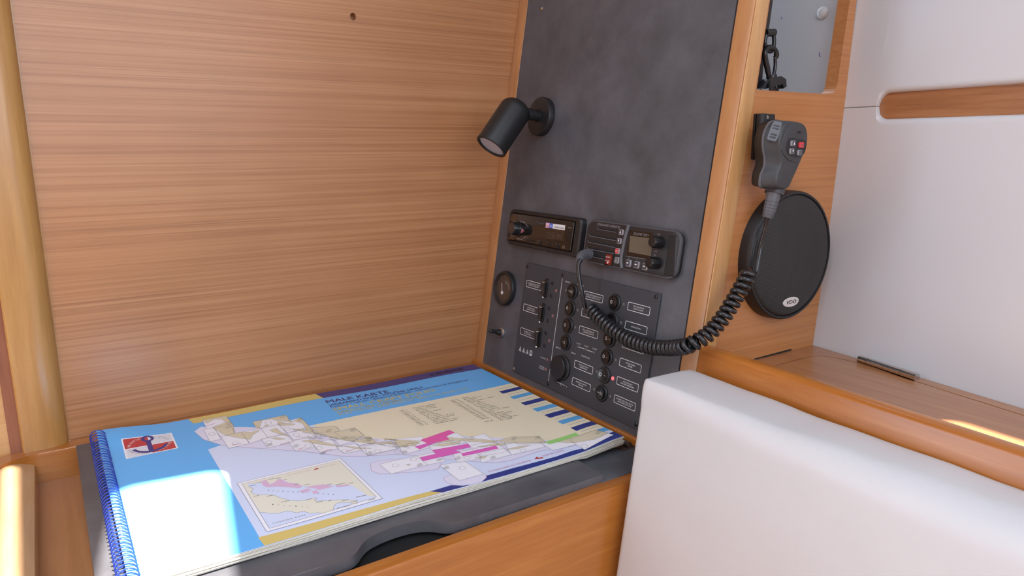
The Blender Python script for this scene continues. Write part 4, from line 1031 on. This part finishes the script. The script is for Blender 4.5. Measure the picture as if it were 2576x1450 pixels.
# printed cover
LAY = .00010
def on_book(b, layer):
    for _ in range(7):
        le = [e for e in b.edges if e.calc_length() > .012]
        if not le: break
        bmesh.ops.subdivide_edges(b, edges=le, cuts=1, use_grid_fill=False); bmesh.ops.triangulate(b, faces=[f for f in b.faces if len(f.verts) > 3])
    for v in b.verts:
        v.co.x = min(max(v.co.x, BX0 + .0001), BX1 - .0001); v.co.y = min(max(v.co.y, BY0 + .0001), BY1 - .0001)
        v.co.z = bz(v.co.x, v.co.y) + LAY*layer
    return b
def patch(polys, m, layer, name, px=True):
    b = NB()
    for poly in polys:
        q = [bk(*p) if px else p for p in poly]; vv = [b.verts.new((x, y, 0)) for x, y in q]
        try: b.faces.new(vv)
        except ValueError: pass
    bmesh.ops.triangulate(b, faces=list(b.faces)); on_book(b, layer)
    me = finish(b, name, m)
    me.flip_normals() if me.polygons and me.polygons[0].normal.z < 0 else None
    o = obj(name, me, None, cover)
    if len(polys) > 9: o['kind'] = 'stuff'
    return o
def lines(segs, wdt, m, layer, name, closed=False, px=True):
    polys = []
    for sgm in segs:
        q = [Vector(bk(*p) if px else p) for p in sgm]
        if closed: q = q + [q[0]]
        for a_, c_ in zip(q, q[1:]):
            t = c_-a_
            if t.length < 1e-7: continue
            t.normalize(); n_ = Vector((-t.y, t.x))*wdt/2; polys.append([tuple(a_-n_-t*wdt*.3), tuple(c_-n_+t*wdt*.3), tuple(c_+n_+t*wdt*.3), tuple(a_+n_-t*wdt*.3)])
    return patch(polys, m, layer, name, px=False)
def btext(s, p0, p1, hgt, m, layer, bold=False, slant=0, name='lettering', bm=None):
    a_, c_ = bk(*p0), bk(*p1); d = math.dist(a_, c_); r = math.atan2(c_[1]-a_[1], c_[0]-a_[0])
    b = text_bm(s, a_[0] - math.sin(r)*hgt/2, a_[1] + math.cos(r)*hgt/2, hgt, ID, 0, align='l', width=d, rot=r, bold=bold, slant=slant)
    for v in b.verts: v.co.z = bz(v.co.x, v.co.y) + LAY*layer
    return obj(name, b, m, cover) if bm is None else join(bm, b)
E0 = 1e-4
top_l, top_r = (BX0, BY1), (BX1, BY1)
def X_at(y, p, q): a_, c_ = bk(*p), bk(*q); return a_[0] + (c_[0]-a_[0])*(y-a_[1])/(c_[1]-a_[1])
def Y_at(x, p, q): a_, c_ = bk(*p), bk(*q); return a_[1] + (c_[1]-a_[1])*(x-a_[0])/(c_[0]-a_[0])
# light blue ground: left field and title band
yb = lambda x: Y_at(x, (785, 1070), (1260, 969))
lx = X_at(BY0, (523, 1132), (665, 1373))
tipL = [bk(*q) for q in ((523, 1132), (556, 1121), (513, 1107), (489, 1086), (505, 1074), (520, 1070))]
patch([[(BX0, BY0), (lx, BY0)] + tipL + [bk(486, 1063), (bk(486, 1063)[0] - .003, BY1), (BX0, BY1)]], SKYB, 1, 'blue_field', px=False)
xb = bk(486, 1064)[0]
patch([[bk(505, 1074), bk(560, 1100), bk(700, 1085), (bk(785, 1070)[0], yb(bk(785, 1070)[0])), (BX1, yb(BX1)), (BX1, BY1), (xb, BY1)]], SKYB, 1, 'title_band', px=False)
# cream land area on the right
cpts = [(785, 1070), (840, 1092), (905, 1103), (950, 1106), (1005, 1117), (1060, 1110), (1140, 1090), (1190, 1098), (1290, 1108), (1380, 1110), (1450, 1108), (1520, 1092), (1535, 1086)]
patch([[(bk(785, 1070)[0], yb(bk(785, 1070)[0]))] + [bk(*q) for q in cpts[1:]] + [(BX1, bk(1535, 1086)[1]), (BX1, yb(BX1))]], CREAM, 1, 'cream_field', px=False)
yt = lambda x: Y_at(x, (812, 1003), (1210, 926))
xs = bk(806, 998)[0]
patch([[(xb - .003, BY1), (xb, yt(xb)), (xs + .001, yt(xs)), (xs - .003, BY1)]], YEL, 2, 'yellow_stripe', px=False)
patch([[(xs - .003, BY1), (xs + .001, yt(xs)), (BX1, yt(BX1)), (BX1, BY1)]], NAVY2, 2, 'navy_stripe', px=False)
# bottom stripes
ye = lambda x: Y_at(x, (655, 1351), (1083, 1237))
x1_, x2_ = bk(655, 1351)[0], bk(1088, 1240)[0]
patch([[(lx, BY0), (x2_ + .008, BY0), (x2_ - .001, ye(x2_)), (x1_ - .002, ye(x1_))]], YEL, 2, 'yellow_stripe', px=False)
nv = [(1083, 1237), (1135, 1220), (1165, 1221), (1190, 1216), (1215, 1206), (1224, 1193), (1290, 1173), (1400, 1144), (1440, 1130), (1472, 1124), (1510, 1104), (1545, 1090)]
patch([[(x2_ + .008, BY0)] + [bk(*q) for q in nv] + [(BX1, bk(1545, 1086)[1]), (BX1, BY0)]], NAVY, 2, 'navy_stripe', px=False)
# tabs on the right edge
c2x = crop(1180, 780, .23447)
tabs = [((320, 868), (368, 890)), ((435, 925), (487, 948)), ((552, 988), (606, 1016)), ((677, 1055), (737, 1085)), ((806, 1122), (870, 1155)), ((945, 1195), (1010, 1226)), ((1088, 1268), (1158, 1300)), ((1240, 1338), (1260, 1350))]
for k, (p, q) in enumerate(tabs):
    a_, c_ = bk(*c2x(*p)), bk(*c2x(*q)); y0, y1 = min(a_[1], c_[1]), max(a_[1], c_[1])
    if k == 7: y0 -= .006
    patch([[(a_[0], y1), (BX1, y1), (BX1, y0), (a_[0], y0)]], (NAVY, TABB)[k % 2], 2, 'colour_tab', px=False)
    lines([[(a_[0]+.002, y1 + .0075), (BX1 - .004, y1 + .0075)]], .0007, LINE, 2, 'tab_line', px=False)
# pale buffer zones of the sea
buf = [(505, 1074), (489, 1086), (513, 1107), (556, 1121), (620, 1128), (700, 1133), (790, 1139), (855, 1148), (910, 1149), (960, 1146), (1000, 1143), (1060, 1148), (1110, 1152), (1150, 1155), (1250, 1160), (1290, 1152), (1360, 1130), (1440, 1119), (1480, 1118), (1500, 1105), (1380, 1105), (1200, 1095), (1000, 1110), (800, 1085), (620, 1075)]
patch([buf], SEAL, 1.5, 'sea_zone'); lines([buf[1:20]], .0004, PINKL, 2.5, 'zone_line')
el = lambda cx, cy, rx, ry, n_=28, rot=-.25: [(cx + rx*math.cos(2*math.pi*i/n_)*math.cos(rot) - ry*math.sin(2*math.pi*i/n_)*math.sin(rot)*2.5, cy + rx*math.cos(2*math.pi*i/n_)*math.sin(rot) + ry*math.sin(2*math.pi*i/n_)) for i in range(n_)]
z1 = [(932, 1168), (960, 1160), (1010, 1155), (1060, 1150), (1110, 1165), (1100, 1180), (1050, 1188), (990, 1193), (955, 1195), (934, 1186)]
z2 = [(1118, 1200), (1150, 1188), (1200, 1186), (1222, 1190), (1224, 1198), (1212, 1210), (1185, 1218), (1150, 1220), (1125, 1214), (1116, 1206)]
patch([z1, z2], SEAL, 2.2, 'sea_zone'); lines([z1, z2], .0004, PINKL, 2.6, 'zone_line', closed=True)
# individual chart sheets: paper white, land in cream
d4 = crop(480, 1030, .20186); d5 = crop(920, 1060, .25621)
ch4 = [[(143, 135), (440, 78), (533, 212), (200, 245)], [(160, 258), (290, 225), (375, 380), (240, 408)], [(275, 225), (495, 190), (545, 300), (375, 345)], [(375, 347), (630, 290), (730, 435), (470, 498)], [(630, 290), (875, 245), (960, 360), (738, 437)],
       [(765, 162), (1185, 78), (1250, 170), (860, 245)], [(1085, 185), (1365, 110), (1480, 215), (1200, 300)], [(870, 240), (1100, 190), (1190, 300), (960, 358)], [(1200, 300), (1500, 245), (1560, 350), (1280, 385)], [(875, 380), (1190, 315), (1280, 415), (960, 490)],
       [(1215, 415), (1460, 350), (1540, 470), (1310, 528)], [(1510, 425), (1760, 370), (1840, 490), (1615, 545)], [(1480, 235), (1800, 210), (1865, 275), (1560, 300)], [(1790, 285), (2040, 230), (2165, 330), (1900, 370)], [(1800, 390), (1940, 335), (2010, 400), (1860, 450)], [(1810, 470), (2060, 430), (2140, 510), (1910, 558)], [(2010, 400), (2230, 345), (2310, 415), (2100, 450)], [(2090, 470), (2500, 400), (2576, 490), (2205, 582)]]
land4 = [[(143, 135), (440, 78), (533, 212), (545, 300), (630, 290), (760, 290), (860, 262), (770, 330), (740, 382), (640, 370), (460, 335), (390, 305), (330, 265), (275, 222), (430, 165), (400, 128), (300, 120), (200, 175)],
         [(765, 162), (1185, 78), (1250, 170), (1365, 110), (1480, 215), (1560, 300), (1440, 260), (1395, 185), (1290, 150), (1180, 150), (1080, 150), (1000, 128), (880, 145), (855, 250), (820, 240)], [(1090, 160), (1200, 180), (1300, 190), (1260, 205), (1150, 208), (1085, 200)],
         [(980, 270), (1060, 240), (1120, 290), (1200, 330), (1240, 340), (1150, 330), (1060, 300)], [(910, 215), (940, 198), (970, 205), (950, 220)], [(1000, 370), (1060, 355), (1180, 375), (1100, 385)],
         [(1480, 235), (1800, 210), (1865, 275), (2040, 230), (2165, 330), (2010, 400), (1900, 385), (1740, 350), (1600, 300)], [(1380, 400), (1540, 380), (1700, 420), (1900, 470), (1740, 455), (1560, 430)], [(1880, 455), (2100, 480), (2250, 490), (2050, 495)], [(1270, 255), (1400, 250), (1560, 290), (1700, 330), (1500, 300)], [(2010, 400), (2230, 345), (2310, 415), (2500, 400), (2576, 440), (2400, 430), (2200, 425)]]
ch5 = [[(270, 180), (550, 150), (640, 250), (380, 330)], [(-20, 250), (240, 220), (310, 275), (20, 345)], [(500, 340), (690, 300), (790, 385), (610, 428)], [(135, 430), (500, 340), (610, 428), (250, 528)], [(610, 235), (850, 180), (960, 260), (700, 330)], [(770, 120), (900, 110), (1030, 190), (860, 220)], [(950, 165), (1165, 110), (1300, 215), (1050, 255)], [(850, 300), (1090, 255), (1130, 350), (900, 400)], [(1130, 300), (1360, 250), (1430, 310), (1130, 395)],
       [(1000, 230), (1260, 180), (1400, 280), (1120, 330)], [(1360, 195), (1720, 190), (1760, 240), (1430, 315)], [(1440, 160), (1680, 140), (1760, 200), (1500, 220)], [(725, 430), (965, 375), (1160, 505), (920, 578)], [(1700, 195), (2000, 160), (2060, 220), (1840, 272)], [(2000, 180), (2260, 100), (2435, 155), (2150, 270)]]
land5 = [[(270, 180), (540, 195), (480, 240), (340, 255), (310, 240)], [(540, 190), (790, 150), (930, 160), (1150, 165), (1290, 180), (1260, 200), (900, 180), (650, 215)], [(650, 235), (800, 205), (930, 185), (920, 205), (760, 240)], [(1090, 240), (1300, 200), (1440, 205), (1300, 225)], [(1370, 262), (1500, 235), (1620, 222), (1500, 255)], [(1280, 180), (1440, 140), (1700, 140), (1770, 200), (1500, 205)], [(1760, 190), (2000, 165), (2260, 100), (2380, 140), (2250, 185), (2040, 205), (1900, 195)], [(1070, 345), (1200, 320), (1160, 350)], [(400, 430), (440, 425), (420, 440)]]
sheets = [[d4(*p) for p in q] for q in ch4] + [[d5(*p) for p in q] for q in ch5]
lands = [[d4(*p) for p in q] for q in land4] + [[d5(*p) for p in q] for q in land5]
patch(sheets, CHW, 3, 'chart_sheets'); patch(lands, LAND, 3.6, 'land_areas')
lines(sheets, .00034, LINE, 4.6, 'sheet_outlines', closed=True)
random.seed(5); seg = []
for q in lands:
    for a_, c_ in zip(q, q[1:] + q[:1]):
        n_ = max(2, int(math.dist(a_, c_)/3)); pr_ = []
        for i in range(n_+1):
            t = i/n_; j_ = 0 if i in (0, n_) else 1
            pr_.append((a_[0] + (c_[0]-a_[0])*t + j_*random.uniform(-1.4, 1.4), a_[1] + (c_[1]-a_[1])*t + j_*random.uniform(-.9, .9)))
        seg.append(pr_)
for i in range(60):                                     # slender islands
    t = random.random(); x = 730 + 330*t; y = 1086 + 36*t + random.uniform(-9, 12); l = random.uniform(6, 26)
    seg.append([(x, y), (x + l*.5, y + .15*l*.5 - 1), (x + l, y + .16*l), (x + l*.5, y + .12*l + 1.2), (x, y)])
lines(seg, .00034, mat('print_coast_fine', (.34, .33, .28), .4), 4.8, 'coast_lines')
rings = []
for cx, cy in ((533, 1093), (592, 1117), (675, 1065), (746, 1095), (676, 1115), (722, 1081), (803, 1128), (868, 1135), (775, 1122), (950, 1136), (1000, 1137), (995, 1173), (1163, 1175), (1040, 1156), (1316, 1130), (1470, 1121), (1175, 1149)):
    rings.append([(cx + 8*math.cos(2*math.pi*i/18), cy + 4.2*math.sin(2*math.pi*i/18)) for i in range(18)])
lines(rings, .0003, LINE, 4.7, 'compass_roses', closed=True)
blk = []
for cx, cy in ((678, 1121), (745, 1123), (812, 1140), (930, 1141), (1018, 1138), (1106, 1155), (1152, 1150), (1056, 1170), (1240, 1147), (1123, 1175), (711, 1050), (755, 1056), (575, 1065), (574, 1075), (827, 1083), (887, 1082), (868, 1102), (928, 1106), (1187, 1100), (1293, 1100), (1352, 1098), (1505, 1092)):
    for k in range(4): w_ = 4 + (k*7 % 5); blk.append([(cx-w_, cy-3+k*2.1+w_*.18), (cx+w_, cy-3+k*2.1-w_*.18)])
lines(blk, .0006, COAST, 4.7, 'sheet_titles')
pk = [[(705, 1120), (728, 1114)], [(748, 1132), (766, 1127)], [(815, 1136), (833, 1131)], [(585, 1122), (607, 1118)], [(870, 1137), (890, 1132)], [(520, 1072), (540, 1066)]]
lines(pk, .0012, PINKL, 4.7, 'sheet_notes')['kind'] = 'stuff'
# marker highlights
patch([[d5(*p) for p in q] for q in ([(535, 185), (820, 82), (875, 105), (790, 145), (820, 175), (690, 205), (600, 215), (580, 205)],)], MAG, 5.2, 'pink_highlight')
patch([[d5(*p) for p in q] for q in ([(480, 250), (600, 215), (690, 205), (530, 275)], [(650, 280), (1005, 210), (1035, 242), (880, 275), (940, 295), (720, 350), (565, 392), (530, 355), (690, 315)], [(935, 305), (1275, 225), (1305, 252), (955, 332)])], MAG2, 5.2, 'pink_highlight')
patch([[d5(*p) for p in ((1760, 190), (2060, 115), (2095, 140), (1800, 215))]], GRN, 5.2, 'green_highlight')
# inset overview map
d3 = crop(560, 1120, .17081)
fr_ = [d3(*p) for p in ((215, 572), (1735, 200), (2355, 800), (650, 1280))]; in_ = [d3(*p) for p in ((285, 580), (1715, 235), (2265, 780), (690, 1230))]
patch([fr_], CHW, 3, 'inset_border'); patch([in_], SEA, 3.8, 'inset_sea')
patch([[d3(*p) for p in ((285, 580), (380, 570), (375, 610), (455, 655), (415, 690), (455, 725), (560, 738), (750, 738), (850, 780), (980, 815), (1100, 825), (1240, 810), (1370, 778), (1390, 790), (1350, 815), (1380, 830), (1600, 820), (1820, 815), (1980, 830), (1985, 870), (1910, 875), (1880, 855), (1700, 860), (1650, 890), (1625, 970), (1480, 1012), (1400, 1000), (1280, 1008), (1190, 975), (1090, 1000), (960, 968), (820, 1005), (700, 1005), (550, 990))],
       [d3(*p) for p in ((400, 575), (560, 525), (640, 560), (690, 580), (760, 560), (800, 510), (900, 520), (1000, 570), (1120, 600), (1250, 615), (1480, 590), (1700, 600), (1850, 600), (1920, 615), (2010, 620), (2060, 670), (2100, 735), (2150, 768), (2265, 772), (1715, 235), (285, 580))]], LANDP, 4.4, 'inset_land')
patch([[d3(*p) for p in q] for q in ([(570, 545), (640, 520), (700, 590), (760, 560), (840, 500), (960, 560), (1080, 570), (1180, 610), (1130, 640), (800, 615), (650, 630), (590, 600)], [(1200, 625), (1480, 585), (1640, 620), (1420, 670), (1350, 640)], [(1120, 685), (1260, 645), (1310, 670), (1190, 710)], [(1310, 690), (1380, 670), (1415, 705), (1340, 728)], [(1660, 610), (1850, 590), (1870, 610), (1690, 635)])], PINKS, 5.0, 'inset_chart_index')
lines([fr_, in_], .0004, LINE, 4.5, 'inset_outline', closed=True)
lines([[d3(*p) for p in ((375, 610), (455, 655), (415, 690), (455, 725), (560, 738), (750, 738), (850, 780), (980, 815), (1100, 825), (1240, 810), (1370, 778), (1390, 790), (1350, 815), (1380, 830), (1600, 820), (1820, 815), (1980, 830), (1985, 870), (1910, 875), (1880, 855), (1700, 860), (1650, 890), (1625, 970))], [d3(*p) for p in ((550, 990), (700, 1005), (820, 1005), (960, 968), (1090, 1000), (1190, 975), (1280, 1008), (1400, 1000), (1480, 1012))]], .0004, LINE, 4.9, 'inset_coast')
def d3t(s, a0, a1, hgt, m=COAST, bold=False): btext(s, d3(*a0), d3(*a1), hgt, m, 5.4, bold=bold)
d3t('T I R E N S K O   M O R E', (740, 1170), (1225, 1040), .0028)
for k, ch_ in enumerate('ITALIJA'): d3t(ch_, (735 + 85*k, 888 + 6*k), (752 + 85*k, 884 + 6*k), .0026)
for k, ch_ in enumerate('JADRANSKO'): d3t(ch_, (665 + 73*k, 682 + 4.5*k), (685 + 73*k, 678 + 4.5*k), .0026)
for k, ch_ in enumerate('MORE'): d3t(ch_, (1400 + 76*k, 730 + 6*k), (1422 + 76*k, 726 + 6*k), .0026)
d3t('SAČUVAJMO ČISTO MORE', (955, 460), (1295, 382), .0017, PINKL); d3t('KEEP SEA CLEAN', (1445, 345), (1668, 290), .0017, PINKL)
patch([[d3(*p) for p in ((1330, 382), (1385, 345), (1425, 358))]], LOGOR, 5.4, 'boat_symbol')
lb = []
for x, y, l in ((410, 612, 80), (460, 762, 75), (660, 758, 80), (865, 845, 115), (1220, 815, 90), (1380, 852, 90), (1560, 832, 40), (1760, 835, 90), (1900, 852, 80), (1690, 940, 180), (670, 520, 90), (785, 505, 70), (905, 520, 45), (1060, 590, 60), (1200, 600, 80), (1530, 598, 70), (1670, 600, 130), (1860, 580, 60), (1970, 782, 140), (2150, 825, 90)):
    lb.append([d3(x, y), d3(x + l, y - l*.22)])
lines(lb, .0009, COAST, 5.2, 'inset_names')
# titles
BT_ = [('MALE KARTE', (823, 1016), (981, 986), .0116, NAVY2, True), ('JADRANSKO MORE - ISTOČNA OBALA', (829, 1023), (1067, 974), .0068, NAVY2, True), ('MJERILO 1:100 000 - BESSELOV ELIPSOID - MERCATOROVA PROJEKCIJA', (834, 1027.5), (1181, 956), .0056, NAVY2, False),
       ('SMALL CRAFT FOLIO', (841, 1035.5), (1098, 982.5), .0112, TITY, True), ('ADRIATIC SEA - EASTERN COAST', (849, 1041.5), (1062, 996.5), .0066, TITY, True), ('SCALE 1:100 000 - BESSEL ELLIPSOID - MERCATOR PROJECTION', (853, 1046), (1176, 977.5), .0056, TITY, False)]
for s, p, q, h, m, bo in BT_: btext(s, p, q, h, m, 3, bold=bo)
btext('CANDOR', (1084, 946), (1170, 928), .0092, INK, 3.4, bold=True, slant=.1)
d2 = crop(980, 960, .13199)
n1 = ['Piranski zaljev', 'Umag - Rovinj', 'Rovinj - Pula', 'Kvarner', 'Riječki zaljev', 'O. Cres', 'Krk - Rab', 'O. Lošinj', 'Kvarnerić - S dio', 'Velebitski kanal', 'Virsko more', 'Novigradsko more -', 'Zadarski kanal']
n2 = ['Zadar', 'Biograd n/m', 'Šibenik', 'Rogoznica - Split', 'O. Vis', 'O. Brač', 'O. Hvar', 'Makarska', 'Vela Luka', 'O. Korčula', 'O. Lastovo', 'Ploče - O. Mljet', 'Ston', 'Dubrovnik', 'Boka kotorska', 'O. Svetac -', 'O. Jabuka', 'O. Palagruža -', 'O. Sušac']
def listing(names, s0, s1):
    b = NB()
    for i, s in enumerate(names):
        t = i/(len(names)-1); x = s0[0] + (s1[0]-s0[0])*t; y = s0[1] + (s1[1]-s0[1])*t; l = len(s)*28.5 + 10
        b = btext(s, d2(x, y), d2(x + l, y - l*.212), .0034, COAST, 3, bm=b)
    obj('lettering', b, COAST, cover)
listing(n1, (450, 518), (888, 808)); listing(n2, (1392, 312), (2122, 728))
listing(['MK %d' % i for i in range(1, 13)], (203, 575), (590, 850)); listing(['MK %d' % i for i in range(13, 29)], (1162, 362), (1752, 708)); listing(['MK 29', 'MK 29'][:1]*2, (1830, 760), (1830, 760))
btext('ČUVAJMO MORE OD ZAGAĐENJA', d5(1215, 487), d5(1632, 368), .0034, PINKL, 3.2); btext('KEEP SEA CLEAN', d5(1750, 330), d5(1952, 273), .0034, PINKL, 3.2)
patch([[d5(*p) for p in ((1655, 355), (1680, 330), (1700, 342), (1735, 335), (1745, 345))]], LOGOR, 3.4, 'boat_symbol')
# institute emblem
d6 = crop(290, 1070, .06897)
EM = [bk(*d6(*p)) for p in ((395, 1250), (2300, 850), (2050, 295), (220, 615))]
def em(s, t):                                            # bilinear in the emblem rectangle
    a_, b_, c_, d__ = [Vector(p) for p in EM]; q = a_*(1-s)*(1-t) + b_*s*(1-t) + c_*s*t + d__*(1-s)*t; return (q.x, q.y)
patch([[em(0, 0), em(1, 0), em(1, 1), em(0, 1)]], CHW, 3, 'emblem_ground', px=False)
patch([[em(.03, .50), em(.505, .50), em(.505, .96), em(.03, .96)], [em(.505, .04), em(.965, .04), em(.965, .48), em(.505, .48)]], LOGOR, 3.8, 'emblem_red', px=False)
lines([[em(.04, .05 + .045*k), em(.49, .05 + .045*k)] for k in range(10)] + [[em(.52, .53 + .045*k), em(.96, .53 + .045*k)] for k in range(10)], .00045, LINE, 3.8, 'emblem_lines', px=False)
an = [(.455, .30), (.455, .72)]; n_ = 16
crown = [em(.50 + .28*math.sin(math.radians(a_)), .44 - .26*math.cos(math.radians(a_))) for a_ in range(-82, 83, 11)]; crown2 = [em(.50 + .36*math.sin(math.radians(a_)), .50 - .42*math.cos(math.radians(a_))) for a_ in range(80, -81, -11)]
patch([crown + crown2, [em(.45, .14), em(.545, .14), em(.545, .76), em(.45, .76)]], LOGON, 4.6, 'emblem_anchor', px=False)
rg = [em(.50 + .095*math.cos(2*math.pi*i/20), .84 + .13*math.sin(2*math.pi*i/20)) for i in range(20)]; lines([rg], .0032, LOGON, 4.8, 'emblem_anchor', closed=True, px=False)
def arc_text(s, a0, a1, m, rs=.40, rt=.42):
    b = NB()
    for i, c_ in enumerate(s):
        a_ = math.radians(a0 + (a1-a0)*i/(len(s)-1)); p = em(.5 + rs*math.cos(a_), .5 + rt*math.sin(a_)); text_bm(c_, p[0], p[1], .0036, ID, 0, rot=a_ - math.pi/2, bm=b)
    for v in b.verts: v.co.z = bz(v.co.x, v.co.y) + LAY*4.4
    obj('lettering', b, m, cover)
arc_text('HRVATSKI', 168, 104, PRW); arc_text('HIDRO', 82, 20, LINE); arc_text('GRAFSKI', -12, -80, PRW); arc_text('INSTITUT', -98, -165, LINE)
for _o in bpy.data.objects:
    if '_thing' in _o: del _o['_thing']
